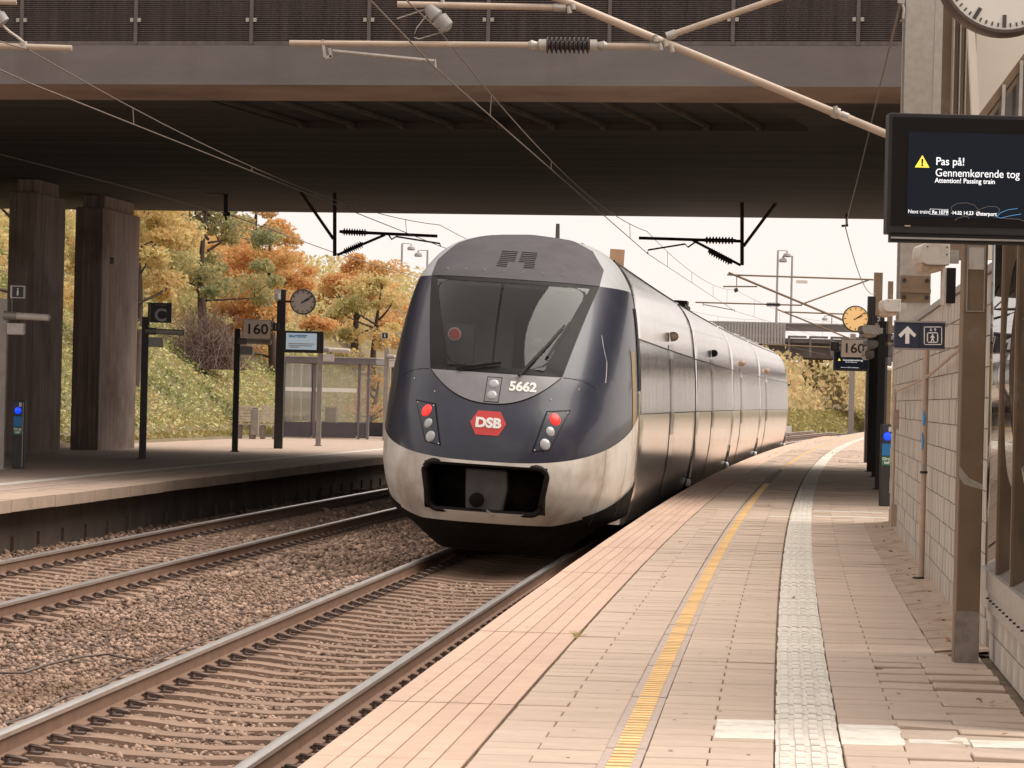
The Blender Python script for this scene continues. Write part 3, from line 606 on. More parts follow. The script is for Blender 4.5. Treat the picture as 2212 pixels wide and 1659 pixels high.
for x0, x1, za, zb_ in ((fx0, fx0 + .006, z0, z1), (fx1 - .006, fx1, z0, z1), (fx0, fx1, z0 - .006, z0), (fx0, fx1, z1, z1 + .006)): b.box(x0, x1, y - .006, y + .002, za, zb_)
b.build('cover_frame', K['galv'], tower)
b = MB(); b.box(fx0 + .008, fx1 - .008, y - .002, y + .001, 2.245, z1 - .002); b.build('lamp_cover', K['fitting'], tower)
b = MB(); b.sweep([(WO - .03, .52), (WO - .03, 2.95), (WO, 2.95), (WO, .52)], list(np.arange(15.4, 20.4, .3)), 0); b.build('glass', K['mirror'], tower, smooth=2)
for Y in (19.0, 17.8, 16.6, 15.5):
    b = MB(); b.sweep([(WO - .044, .5), (WO - .044, 2.95), (WO - .029, 2.95), (WO - .029, .5)], [Y - .03, Y + .03], 0); b.build('mullion', K['corten'], tower)
b = MB(); b.sweep([(WO - .06, .42), (WO - .06, .53), (WO + .02, .53), (WO + .02, .42)], [15.4, 17, 20.3], 0); b.build('sill', K['galv'], tower)
b = MB(); b.sweep([(WO - .045, .30), (WO - .045, .418), (WO + .02, .418), (WO + .02, .30)], [15.4, 17, 20.3], 0); bs = b.build('bolted_band', K['galv'], tower)
bo_ = MB(); bo_.cyl((-.004, 0, 0), (.012, 0, 0), .0055, n=8); bom = bo_.mesh('bolt', K['ironwork'])
for Y in np.arange(15.6, 19.6, .28): o = obj('bolt', bom, bs); o.location = pt(Y, WO - .055, .37)
b = MB(); b.sweep([(WO + .012, -.1), (WO + .3, -.1), (WO + .3, .3), (WO + .012, .3)], [15.4, 17, 20.3], 0); b.build('plinth_backing', K['mortar'], tower)
for r in range(2):
    for Y in np.arange(15.65 + .25 * r, 20.1, .5):
        o = obj('block', bme, tower); o.location = (XE(Y) + WO - .01, Y, r * .155); o.rotation_euler.z = rotz(Y); o.scale.z = .8
# cladding of the tower above the wall, pale sky sheet and glazed stair behind
q = lambda x, y, D=30.: at(x, y, D)
def quadbox(name, pts, D, th, mt_, parent):
    b = MB(); f = [at(x, y, D) for x, y in pts]; n = len(f); bk = [p + Vector((0, th, 0)) for p in f]
    b.add(f + bk, [tuple(range(n)), tuple(range(2 * n - 1, n - 1, -1))] + [(i, i + n, (i + 1) % n + n, (i + 1) % n) for i in range(n)]); return b.build(name, mt_, parent)
quadbox('pale_trim', [(2024, -60), (2040, -60), (2031, 300), (2013, 300)], 33.0, .1, K['galv'], tower)
quadbox('side_cladding', [(2036, -60), (2110, -60), (2108, 560), (2026, 560)], 33.4, .3, K['corten'], tower)
for x in (2059, 2073, 2086): quadbox('rib', [(x + 5, -60), (x + 7.5, -60), (x - 2, 330), (x - 4.5, 330)], 33.2, .15, K['galv'], tower)
quadbox('inclined_flashing', [(2086, -60), (2100, -60), (2121, 330), (2104, 330)], 32.9, .1, K['paleclad'], tower)
quadbox('sky_sheet', [(2100, -60), (2290, -60), (2290, 560), (2108, 560)], 34.2, .2, K['paleclad'], tower)  # pale sheet added to stand in for the bright sky here
st = empty('stair_enclosure', at(2180, 560, 31.5), 'dark glazed sloping stair enclosure behind the information screen', 'stairs')
quadbox('glazing', [(2128, 245), (2212, 130), (2300, 12), (2300, 330), (2128, 330)], 31.6, .05, K['winpane'], st)
b = MB(); b.bar(at(2110, 266, 31.45), at(2310, -5, 31.45), .05, .06); b.bar(at(2122, 274, 31.45), at(2318, 10, 31.45), .03, .03)
b.build('sloping_rail', K['corten'], st)
for x in (2169, 2207, 2245):
    b = MB(); b.bar(at(x, 245 - (x - 2128) * 1.37 - 6, 31.4), at(x - 6, 330, 31.4), .03, .04); b.build('post', K['galv'], st)
# ================================================================== OVERHEAD LINE
mast = empty('catenary_mast', at(1987, 250, 36.) * Vector((1, 1, 0)) if False else Vector((at(1987, 200, 36.).x, 36., 0)), 'wide grey steel mast rising behind the block wall by the screen', 'mast')
mx = at(1987, 200, 36.).x
b = MB(); b.box(mx - .165, mx + .165, 36, 36.02, 2.34, 10.5); b.box(mx - .165, mx + .165, 36.28, 36.3, 2.34, 10.5); b.box(mx - .008, mx + .008, 36.02, 36.28, 2.34, 10.5); b.build('beam', K['galv'], mast, bev=.004)
b = MB(); b.box(mx - .16, mx + .16, 35.93, 35.998, 2.66, 2.70); b.box(mx - .155, mx + .155, 35.96, 35.998, 2.56, 2.84); b.build('bolted_plate', K['corten'], mast)
for x, z in ((mx - .12, 2.79), (mx + .12, 2.79), (mx - .12, 2.61), (mx + .12, 2.61)):
    b = MB(); b.cyl((x, 35.94, z), (x, 35.97, z), .022, n=8); b.build('bolt', K['ironwork'], mast)
def insul(b, a, c, r, nfin, mi=0):
    pr = [(0, r * .45), (.03, r * .45)]
    for i in range(nfin):
        f0 = .06 + .88 * i / nfin; st_ = .88 / nfin; pr += [(f0, r * .5), (f0 + st_ * .35, r), (f0 + st_ * .55, r), (f0 + st_ * .75, r * .5)]
    b.lathe(a, c, pr + [(1, r * .45)], 12, mi)
D = 36.
cant_ = empty('cantilever', at(1430, 90, D), 'beige tube cantilever with ribbed insulator reaching over the near track', 'cantilever', None)
b = MB(); b.cyl(at(1130, -35, D), at(1935, 298, D), .043, n=12); b.build('main_tube', K['tube_beige'], cant_, smooth=40)
b = MB(); b.cyl(at(858, 9, D), at(1205, 16, D), .034, n=12); b.build('top_tube', K['tube_beige'], cant_, smooth=40)
b = MB(); b.cyl(at(1442, 78, D), at(1955, -98, D), .034, n=12); b.build('stay_tube', K['tube_beige'], cant_, smooth=40)
b = MB(); b.cyl(at(625, 93, D), at(1142, 97, D), .032, n=12); b.cyl(at(1310, 99, D), at(1412, 100, D), .032, n=12); b.build('registration_tube', K['tube_beige'], cant_, smooth=40)
b = MB(); insul(b, at(1172, 97.5, D), at(1282, 98.5, D), .088, 10); b.build('insulator', K['insul'], cant_, smooth=50)
CL = []
for x0, x1 in ((1140, 1180), (1312, 1274)):
    b = MB(); b.lathe(at(x0, 97 if x0 < 1200 else 99, D), at(x1, 97.6 if x0 < 1200 else 98.4, D), [(0, .03), (.2, .055), (.55, .035), (.6, .065), (1, .065)], 12); b.build('insulator_cap', K['galv'], cant_, smooth=40)
for p, q_, r in (((1196, 16), (1222, 17), .045), ((1405, 100), (1424, 100), .046), ((1440, 79), (1460, 72), .046), ((1798, 240), (1812, 246), .06), ((1817, 248), (1832, 254), .046)):
    b = MB(); b.cyl(at(*p, D), at(*q_, D), r); b.build('tube_sleeve', K['galv'], cant_, smooth=40)
for x, y in ((1415, 82), (1436, 92), (1426, 100), (1450, 104), (1236, 12), (1228, 20), (1804, 236)):
    b = MB(); b.cyl(at(x, y - 7, D - .07), at(x + 3, y + 8, D - .07), .026, n=8); b.build('clamp', K['galv'], cant_, smooth=40)
b = MB(); b.cyl(at(718, 110, D), at(938, 132, D), .02, n=8); b.cyl(at(940, 128, D), at(941, 148, D), .012, n=6); b.bar(at(697, 86, D), at(702, 124, D), .03, .05); b.bar(at(702, 124, D), at(716, 122, D), .03, .03); b.bar(at(715, 124, D), at(712, 104, D), .03, .03); b.build('steady_arm', K['galv'], cant_, smooth=40)
b = MB(); b.lathe(at(922, 12, D), at(970, 64, D), [(0, .03), (.08, .06), (.42, .085), (.5, .06), (.55, .095), (.9, .085), (1, .03)], 14); b.build('hanging_insulator', K['insul_g'], cant_, smooth=45)
b = MB(); b.cyl(at(955, -5, D), at(958, 14, D), .02, n=8); b.tube([at(930, 22, D), at(900, 60, D), at(893, 80, D), at(905, 84, D), at(965, 66, D)], .006, 5); b.tube([at(858, 40, D), at(924, 18, D)], .008, 5); b.build('link', K['galv'], cant_, smooth=40)
b = MB(); b.bar(at(1940, 2, D - .1), at(1954, 4, D - .1), .05, .04); b.tube([at(1948, 0, D - .1), at(1953, 20, D - .1), at(1951, 40, D - .1), at(1945, 46, D - .1)], .014, 6); b.build('anchor_bracket', K['galv'], mast, smooth=40)
c2 = empty('cantilever', at(60, 100, D), 'beige cantilever tube end at the upper left corner of the picture', 'cantilever')
b = MB(); b.cyl(at(-330, 88, D), at(155, 104, D), .032, n=12); b.build('registration_tube', K['tube_beige'], c2, smooth=40)
b = MB(); b.cyl(at(-330, -6, D), at(35, 4, D), .032, n=12); b.build('top_tube', K['tube_beige'], c2, smooth=40)
b = MB(); b.lathe(at(-25, 10, D), at(8, 52, D), [(0, .03), (.2, .08), (.5, .06), (.6, .085), (.95, .08), (1, .03)], 12); b.build('hanging_insulator', K['insul_g'], c2, smooth=45)
b = MB(); b.tube([at(3, 52, D), at(20, 68, D), at(35, 78, D), at(52, 92, D)], .016, 6); b.cyl(at(50, 90, D), at(52, 106, D), .04); b.build('link', K['galv'], c2, smooth=40)
Dh = 76.5
def hang(px, post, brace, tube, ins, low, arm, lab):
    e = empty('bridge_cantilever', at(*post[0], Dh), lab, 'cantilever'); K_ = K['ironwork']
    b = MB(); b.bar(at(*post[0], Dh), at(*post[1], Dh), .08, .08); b.build('drop_post', K_, e)
    b = MB(); b.bar(at(*brace[0], Dh), at(*brace[1], Dh), .07, .07); b.build('brace', K_, e)
    b = MB(); b.cyl(at(*tube[0], Dh), at(*tube[1], Dh), .035, n=8); b.build('tube', K_, e, smooth=40)
    b = MB(); insul(b, at(*ins[0], Dh), at(*ins[1], Dh), .085, 9); b.build('insulator', K['insul'], e, smooth=50)
    b = MB(); insul(b, at(*low[1], Dh), at(*low[2], Dh), .085, 9); b.build('insulator', K['insul'], e, smooth=50)
    b = MB(); b.cyl(at(*low[0], Dh), at(*low[3], Dh), .03, n=8); b.build('strut', K_, e, smooth=40)
    b = MB(); b.tube([at(*p, Dh) for p in arm], .022, 6); b.build('steady_arm', K_, e, smooth=2)
hang(0, [(1603, 425), (1603, 573)], [(1682, 430), (1606, 532)], [(1380, 514), (1600, 521)], [(1520, 518.5), (1590, 520)], [(1495, 518), (1530, 541), (1582, 568), (1600, 573)], [(1505, 521), (1486, 534), (1480, 527), (1400, 540), (1399, 548)], 'dark cantilever with insulators under the bridge right of the train')
hang(0, [(723, 412), (723, 553)], [(648, 412), (720, 516)], [(733, 500), (945, 510)], [(738, 500.5), (795, 503)], [(832, 507), (742, 545), (785, 526), (728, 551)], [(840, 508), (846, 517), (856, 511), (950, 526), (951, 532)], 'dark cantilever with insulators under the bridge left of the train')
b = MB(); b.bar(at(488, 416, 78), at(488, 462, 78), .09, .09); b.bar(at(486, 460, 78), at(489, 476, 78), .05, .05); b.bar(at(445, 417, 78), at(495, 418, 78), .1, .06); b.cyl(at(482, 462, 78), at(497, 462, 78), .05, n=8)
tag(b.build('wire_bracket', K['ironwork']), 'short dark bracket under the bridge holding the outer cable above the far platform', 'bracket')
b = MB(); b.bar(at(1829, 440, 80), at(1829, 488, 80), .05, .05); b.bar(at(1818, 488, 80), at(1832, 487, 80), .08, .05); tag(b.build('wire_bracket', K['ironwork']), 'small dark bracket at the far bridge edge holding the cable beside the screen', 'bracket')
# far mast with cantilever beyond the bridge
def zz(x, y): return (1371.4 + x * .281, 493.7 + y * .281)
fm = empty('catenary_mast', at(*zz(1876, 700), 141) * Vector((1, 1, 0)), 'brown mast with long cantilever beyond the bridge, above the orange clock', 'mast')
def zt(x, y, D=140): return at(*zz(x, y), D)
p = zt(1876, 338, 141); b = MB(); b.box(p.x - .17, p.x + .17, 141, 141.3, 0, p.z); b.build('beam', K['corten'], fm)
for nm, a, c, r in (('top_tube', (710, 355), (1835, 393), .035), ('main_tube', (720, 338), (1860, 812), .045), ('stay_tube', (1280, 583), (1800, 395), .03), ('registration_tube', (465, 567), (1285, 590), .03), ('short_tube', (678, 445), (940, 446), .03)):
    b = MB(); b.cyl(zt(*a), zt(*c), r, n=8); b.build(nm, K['corten'], fm, smooth=40)
b = MB(); insul(b, zt(1010, 583), zt(1120, 586), .1, 9); b.build('insulator', K['insul'], fm, smooth=50)
b = MB(); b.tube([zt(525, 570), zt(525, 595), zt(535, 585), zt(768, 628), zt(768, 640)], .02, 5); b.cyl(zt(783, 360), zt(783, 450), .02, n=6); b.build('steady_arm', K['corten'], fm)
b = MB(); b.lathe(zt(762, 468), zt(794, 478), [(0, .04), (.5, .12), (1, .04)], 10); b.build('hanging_insulator', K['insul'], fm, smooth=40)
b = MB(); a, c = zt(1241, 397), zt(1327, 423); b.box(a.x, c.x, 139.95, 140, c.z, a.z); b.build('number_plate', K['paleclad'], fm)
fm2 = empty('catenary_mast', at(1935, 900, 205) * Vector((1, 1, 0)), 'thin distant cantilever in front of the far bridge', 'mast')
p = at(1925, 600, 205); b = MB(); b.box(p.x - .15, p.x + .15, 205, 205.3, 0, 9); b.build('beam', K['corten'], fm2)
for a, c in (((1097, 622), (1860, 930)), ((1130, 640), (1900, 668)), ((980, 890), (1850, 930))):
    b = MB(); b.cyl(zt(*a, 204), zt(*c, 204), .05, n=6); b.build('tube', K['corten'], fm2)
# wires: contact wire and catenary of each track, with droppers
def wirepath(keys, n=10):
    out = []
    for (p, q) in zip(keys[:-1], keys[1:]): out += [p.lerp(q, i / n) for i in range(n)]
    return out + [keys[-1]]
def sagpath(p, q, sag, n=16): return [p.lerp(q, i / n) + Vector((0, 0, -sag * 4 * (i / n) * (1 - i / n))) for i in range(n + 1)]
W1 = [at(560, -250, 22), at(941, 147, 36), at(1399, 548, 76.5), at(1588, 672, 140), pt(205, OC[0], 5.3), pt(262, OC[0], 5.3)]
M1 = [at(560, -390, 22), at(946, 62, 36), at(1398, 500, 76.5), at(1589, 626, 140), pt(205, OC[0], 6.5), pt(262, OC[0], 6.5)]
W2 = [at(-420, -40, 25), at(60, 178, 36), at(951, 532, 76.5), at(1330, 664, 140), pt(205, OC[1], 5.3), pt(262, OC[1], 5.3)]
M2 = [at(-424, -130, 25), at(58, 106, 36), at(950, 486, 76.5), at(1330, 620, 140), pt(205, OC[1], 6.5), pt(262, OC[1], 6.5)]
for Wk, Mk, lab in ((W1, M1, 'overhead contact line hung above the train'), (W2, M2, 'overhead contact line above the far empty track')):
    e = empty('overhead_line', Wk[1], lab, 'overhead wire')
    b = MB(); b.tube(wirepath(Wk), .0085, 5); b.build('contact_wire', K['wire'], e, smooth=2)
    b = MB(); sp = []
    for i in range(5): sp.append(sagpath(Mk[i], Mk[i + 1], .35 if i else .1))
    for s_ in sp: b.tube(s_, .0075, 5)
    b.build('messenger_wire', K['wire'], e, smooth=2)
    for i in range(4):
        for fr in ((.35,) if i == 0 else (.14, .36, .62, .84)):
            k = fr * 16; k0 = int(k); a = sp[i][k0].lerp(sp[i][min(k0 + 1, 16)], k - k0); c = Wk[i].lerp(Wk[i + 1], fr); b = MB(); b.tube([a, c], .0055, 4); b.build('dropper', K['wire'], e)
b = MB(); b.tube([at(-100, 308, 57), at(0, 333, 60), at(240, 395, 68), at(490, 462, 78), at(720, 545, 92), at(900, 598, 117), at(1010, 630, 150)], .013, 5); tag(b.build('outer_cable', K['wire'], smooth=2), 'thick single cable sagging left of the far track above the far platform', 'cable')
b = MB(); b.tube([at(1946, 4, 35.9), at(1900, 190, 46), at(1862, 350, 60), at(1826, 489, 80)], .012, 5); b.tube(sagpath(at(1826, 489, 80), at(1890, 634, 140), .5), .014, 5); b.tube([at(1826, 489, 80), at(1760, 520, 90)], .006, 4) if False else None
tag(b.build('return_cable', K['wire'], smooth=2), 'long cable running from the mast top down past the information screen', 'cable')
# ================================================================== THE TRAIN
TY0 = 40.4; SE_ = 4.4; NN = 2.8; TL = 86.5
WZ = [-.45, 0, .35, .7, 1.1, 1.6, 2.3, 2.85, 3.2, 3.42, 3.55, 3.6]; WWd = [1.36, 1.47, 1.53, 1.57, 1.575, 1.55, 1.48, 1.38, 1.2, .95, .55, .02]
PZ = [-.45, -.1, .2, .5, .8, 1.1, 1.45, 1.78, 2.9, 3.2, 3.45, 3.58, 3.6]; PS = [1.0, .42, .10, 0, .02, .1, .28, .5, 1.85, 2.55, 3.3, 4.15, 4.38]
def smooth_interp(x, X, Yv):
    X = np.asarray(X); Yv = np.asarray(Yv); d = np.diff(Yv) / np.diff(X); mm = np.zeros(len(X)); mm[1:-1] = np.where(d[1:] * d[:-1] > 0, 2 * d[1:] * d[:-1] / (d[1:] + d[:-1] + 1e-9), 0); mm[0] = d[0]; mm[-1] = d[-1]
    x = min(max(x, X[0]), X[-1]); i = min(np.searchsorted(X, x, 'right') - 1, len(X) - 2); h = X[i + 1] - X[i]; t_ = (x - X[i]) / h
    return float((1 + 2 * t_) * (1 - t_) ** 2 * Yv[i] + t_ * (1 - t_) ** 2 * h * mm[i] + t_ * t_ * (3 - 2 * t_) * Yv[i + 1] + t_ * t_ * (t_ - 1) * h * mm[i + 1])
_wc = {}
def Wz(z):
    k = round(z, 4)
    if k not in _wc: _wc[k] = (smooth_interp(z, WZ, WWd), smooth_interp(z, PZ, PS))
    return _wc[k]
def TW(s, t_, z):
    Y = TY0 + .996 * s; th = math.atan(XD(Y)); zr = RAILTOP; c, n_ = math.cos(CANT), math.sin(CANT)
    z2 = zr + (z - zr) * c - t_ * n_; t2 = t_ * c + (z - zr) * n_
    return Vector((XE(Y) + OC[0] + t2 * math.cos(th), Y - t2 * math.sin(th), z2))
def phi_of(t_, z):
    c = min(abs(t_) / (Wz(z)[0] * (1 - taper(z) * .8)), 1) ** (NN / 2); return math.acos(math.copysign(c, t_))
def lerp(a, b_, k): return a + (b_ - a) * k
def taper(z): return float(np.interp(z, [-.45, -.3, -.1, .1, .35, .6], [.42, .30, .17, .09, .025, 0]))
def nose(phi, z, out=0.):
    w_, sc_ = Wz(z); c, s_ = math.cos(phi), math.sin(phi)
    tt = w_ * math.copysign(abs(c) ** (2 / NN), c) * (1 - taper(z) * lerp(abs(s_) ** .8, 1, min(1, max(0, (.0 - z) / .12)))); ss = SE_ - (SE_ - sc_) * abs(s_) ** (2 / NN)
    return tt, ss - out * abs(s_), z
def nose_t(t_, z, out=0.): return nose(phi_of(t_, z), z, out)
train = empty('train', TW(0, 0, RAILTOP), 'long silver and navy passenger train with lit red tail lamps', 'train')
def patch(name, fn, n, m_, mt_, parent, smooth=2, out=0.):
    b = MB(); vs = []
    for j in range(m_ + 1):
        for i in range(n + 1):
            a, z, kind = fn(i / n, j / m_); q = nose(a, z, out) if kind == 'p' else nose_t(a, z, out); q = (q[0] + math.copysign(out, q[0]) * (abs(q[0]) / 1.6) ** 3, q[1], q[2]); vs.append(TW(q[1], q[0], q[2]))
    b.add(vs, [(j * (n + 1) + i, j * (n + 1) + i + 1, (j + 1) * (n + 1) + i + 1, (j + 1) * (n + 1) + i) for j in range(m_) for i in range(n)])
    return b.build(name, mt_, parent, smooth)
def zb(phi):
    z = .7
    for _ in range(12): z = .69 + .155 * nose(phi, z)[1]
    return z
def zl(phi):
    return -.05 + max(0., nose(phi, .1)[1] - .55) * .13
cab = bpy.data.objects.new('cab', None); col.objects.link(cab); cab.parent = train; cab.matrix_parent_inverse = WM(train).inverted()
tgF = lambda z: lerp(.80, 1.06, (z - 1.75) / 1.17)       # outer edge of the windscreen surround
tgG = lambda z: lerp(.58, .95, (z - 1.82) / 1.05)        # the glass itself
patch('nose_shell', lambda p, q: (math.pi * (1 - p), lerp(zb(math.pi * (1 - p)) - .004, 1.75, q), 'p'), 90, 26, K['navy'], cab)
for sgn in (-1, 1):
    patch('windscreen_pillar', lambda p, q: ((lambda z: (lerp(math.pi if sgn < 0 else 0, phi_of(sgn * tgF(z), z), p), z, 'p'))(lerp(1.75, 2.92, q))), 26, 26, K['navy'], cab)
    trF = lambda z: min(float(np.interp(z, [2.92, 3.15, 3.4, 3.55], [1.06, 1.06, .87, .55])), Wz(z)[0] * .96)
    patch('roof_corner', lambda p, q: ((lambda z: (lerp(math.pi if sgn < 0 else 0, phi_of(sgn * trF(z), z), p), z, 'p'))(lerp(2.92, 3.59, q))), 20, 18, K['silver'], cab)
patch('roof_panel', lambda p, q: ((lambda z: (lerp(phi_of(-trF(z), z), phi_of(trF(z), z), p), z, 'p'))(lerp(2.925, 3.595, q))), 40, 24, K['roofgrey'], cab, out=.006)
# windscreen surround, glass, cab behind it
def rc(z, z0, z1, r=.16):
    d = min(z - z0, z1 - z); return 0 if d > r else r - math.sqrt(max(0, r * r - (r - d) ** 2))
def ring(name, zo0, zo1, zi0, zi1, mt_):
    b = MB(); vs = []; NR = 24
    def loop(tf, z0, z1, out):
        L = [(lerp(-tf(z0), tf(z0), i / NR), z0) for i in range(NR)] + [(tf(lerp(z0, z1, i / NR)), lerp(z0, z1, i / NR)) for i in range(NR)] + [(lerp(tf(z1), -tf(z1), i / NR), z1) for i in range(NR)] + [(-tf(lerp(z1, z0, i / NR)), lerp(z1, z0, i / NR)) for i in range(NR)]
        return [TW(*(lambda q: (q[1], q[0], q[2]))(nose_t(t_, z, out))) for t_, z in L]
    vs = loop(tgF, zo0, zo1, .006) + loop(lambda z: tgG(z) - rc(z, zi0, zi1), zi0, zi1, .006); n = 4 * NR
    b.add(vs, [(i, (i + 1) % n, (i + 1) % n + n, i + n) for i in range(n)]); return b.build(name, mt_, cab, 2)
ring('windscreen_surround', 1.752, 2.918, 1.82, 2.87, K['black'])
patch('windscreen', lambda p, q: ((lambda z: (lerp(-tgG(z) - .005, tgG(z) + .005, p), z, 't'))(lerp(1.815, 2.875, q))), 30, 24, K['glass_cab'], cab)
def tbox(b, s0, s1, t0, t1, z0, z1, mi=0): b.hexa([TW(s, t_, z) for z in (z0, z1) for s, t_ in ((s0, t0), (s0, t1), (s1, t1), (s1, t0))], mi)
b = MB(); tbox(b, 3.4, 3.5, -1.1, 1.1, 1.5, 2.85, 0); tbox(b, 2.5, 3.39, -.97, -.93, 1.55, 2.84, 1); tbox(b, 2.5, 3.39, .93, .97, 1.55, 2.84, 1); tbox(b, 1.3, 3.39, -.75, .75, 1.5, 1.54, 1); tbox(b, 2.6, 3.39, -.92, .92, 2.80, 2.84, 1); b.build('cab_interior', [K['interior'], K['interior_d']], cab)
b = MB(); tbox(b, .85, 1.5, -.62, .62, 1.66, 1.78); b.build('driving_desk', K['interior_d'], cab); b = MB(); tbox(b, 3.3, 3.39, -.05, .16, 1.56, 2.6); b.build('cab_post', K['interior_d'], cab); b = MB(); tbox(b, 3.3, 3.39, -.9, .9, 2.6, 2.79); b.build('cab_lintel', K['interior_d'], cab); b = MB(); tbox(b, 1.35, 1.5, -.70, -.36, 1.785, 2.32); b.build('side_cabinet', K['interior_d'], cab)
b = MB(); c = TW(1.9, .38, 2.0); b.lathe(c - Vector((0, 0, .25)), c + Vector((0, 0, .22)), [(0, .16), (.5, .17), (.6, .1), (.7, .1), (.85, .12), (1, .06)], 12); b.build('driver_seat', K['interior_d'], cab, 2)
b = MB(); c = TW(1.3, -.60, 2.19); b.cyl(c, c + Vector((0, .03, 0)), .082, n=24); b.build('tail_disc_rim', K['white_paint'], cab)
b = MB(); c = TW(1.29, -.60, 2.19); b.cyl(c, c + Vector((0, .03, 0)), .066, n=24); b.build('tail_disc', K['disc_red'], cab)
def strip(b, pts, wd, out=.01, th=.012):     # a raised strip along points (t,z) of the nose
    q = [TW(*(lambda v: (v[1], v[0], v[2]))(nose_t(t_, z, out))) for t_, z in pts]
    for a, c in zip(q[:-1], q[1:]): b.bar(a, c, wd, th, upv=(0, -1, 0))
b = MB(); strip(b, [(.30, 1.735), (.45, 1.95), (.60, 2.16), (.74, 2.38)], .03, .05, .03); strip(b, [(.60, 1.98), (.70, 2.2), (.80, 2.42)], .035, .035, .03); b.build('wiper', K['black'], cab)
b = MB(); strip(b, [(-.46, 1.765), (-.2, 1.82), (.06, 1.872)], .03, .045, .03); b.build('wiper', K['black'], cab)
# grey panel under the windscreen with lamp pair and number
zlow = lambda t_: 1.376 + .36 * (abs(t_) / .785) ** 2.3
patch('front_panel', lambda p, q: ((lambda t_: (t_, lerp(zlow(t_), 1.742, q), 't'))(lerp(-.78, .78, p))), 40, 10, K['panelgrey'], cab, out=.008)
b = MB(); strip(b, [(t_, zlow(t_)) for t_ in np.linspace(-.785, .785, 41)], .012, .006, .008); b.build('panel_gap', K['black'], cab)
def quadpatch(name, cs, mt_, out, parent=None):   # cs: four corners (t,z): TL,TR,BR,BL
    return patch(name, lambda p, q: (lerp(lerp(cs[3][0], cs[2][0], p), lerp(cs[0][0], cs[1][0], p), q), lerp(lerp(cs[3][1], cs[2][1], p), lerp(cs[0][1], cs[1][1], p), q), 't'), 10, 10, mt_, parent or cab, out=out)
def lampdisc(name, t_, z, r, mt_, out=.012, parent=None, n=20):
    q = nose_t(t_, z, out); c = TW(q[1], q[0], q[2]); d = (TW(*(lambda v: (v[1], v[0], v[2]))(nose_t(t_ + .03, z, 0))) - TW(*(lambda v: (v[1], v[0], v[2]))(nose_t(t_ - .03, z, 0)))).cross(TW(*(lambda v: (v[1], v[0], v[2]))(nose_t(t_, z + .03, 0))) - TW(*(lambda v: (v[1], v[0], v[2]))(nose_t(t_, z - .03, 0)))).normalized()
    b = MB(); b.lathe(c - d * .022, c + d * .014, [(0, r), (.6, r), (.85, r * .8), (1, r * .3)], n); return b.build(name, mt_, parent or cab, 2)
quadpatch('lamp_recess', [(-.075, 1.70), (.105, 1.70), (.095, 1.395), (-.085, 1.395)], K['black'], .010); quadpatch('lamp_plate', [(-.066, 1.69), (.096, 1.69), (.086, 1.405), (-.076, 1.405)], K['panelgrey'], .014)
lampdisc('top_lamp', .012, 1.618, .062, K['lens'], .016); lampdisc('top_lamp', .004, 1.483, .062, K['lens'], .016)
for sg in (-1, 1):
    S = lambda t_, z: (sg * t_, z)
    c = [S(.935, 1.365), S(.665, 1.335), S(.545, .835), S(.75, .875)]; quadpatch('headlamp_gap', c if sg < 0 else [c[1], c[0], c[3], c[2]], K['black'], .007)
    c = [S(.918, 1.348), S(.678, 1.32), S(.562, .852), S(.742, .89)]; quadpatch('headlamp_unit', c if sg < 0 else [c[1], c[0], c[3], c[2]], K['navy'], .011)
    lampdisc('tail_lamp', sg * .775, 1.245, .075, K['red_lamp'], .018); lampdisc('white_lamp', sg * .735, 1.095, .062, K['lens'], .018); lampdisc('white_lamp', sg * .69, .94, .07, K['lens'], .018)
# logo and running number
def nosetext(body, size, t0, z0, mt_, bold, out, name, sx=1., shear=0.):
    cu = bpy.data.curves.new('t', 'FONT'); cu.body = body; cu.size = size; cu.align_x = 'CENTER'; cu.align_y = 'CENTER'; cu.offset = bold; cu.resolution_u = 6; cu.shear = shear
    t_ = bpy.data.objects.new('t', cu); col.objects.link(t_); bpy.context.view_layer.update(); me = bpy.data.meshes.new_from_object(t_.evaluated_get(bpy.context.evaluated_depsgraph_get())); bpy.data.objects.remove(t_)
    for v in me.vertices:
        q = nose_t(t0 + v.co.x * sx, z0 + v.co.y, out); v.co = TW(q[1], q[0], q[2])
    me.materials.clear(); me.materials.append(mt_); me.name = name; return obj(name, me, cab)
b = MB(); hx = [(-.216, 0), (-.135, .143), (.135, .143), (.216, 0), (.135, -.143), (-.135, -.143)]
vs = [(0, 0)] + hx; b.add([TW(*(lambda q: (q[1], q[0], q[2]))(nose_t(x, 1.145 + z, .008))) for x, z in vs], [(0, i + 1, (i + 1) % 6 + 1) for i in range(6)]); b.build('logo_badge', K['logo'], cab)
nosetext('DSB', .155, 0, 1.145, K['white_paint'], .008, .013, 'lettering', 1.12); nosetext('5662', .15, .36, 1.60, K['white_paint'], .006, .016, 'running_number', 1.08)
for t0 in (-.125, .125):
    b = MB()
    for i in range(9):
        z = 3.09 + i * .026; x0, x1 = (-.1, .1) if i > 2 else ((-.11, .02) if t0 < 0 else (-.02, .11)); strip(b, [(t0 + x0, z), (t0 + x1, z)], .012, .012, .012)
    b.build('roof_vent', K['black'], cab)
b = MB()
for t_ in np.linspace(-.85, .85, 8): q = nose_t(t_, 3.02, .008); c = TW(q[1], q[0], q[2]); b.cyl(c, c + Vector((0, -.012, .006)), .014, n=8)
b.build('roof_bolts', K['panelgrey'], cab)
b = MB(); c = TW(4.9, .30, 3.55); b.cyl(c, c + Vector((0, 0, .24)), .032, .026, n=10); b.build('roof_antenna', K['coupler'], train, 40)
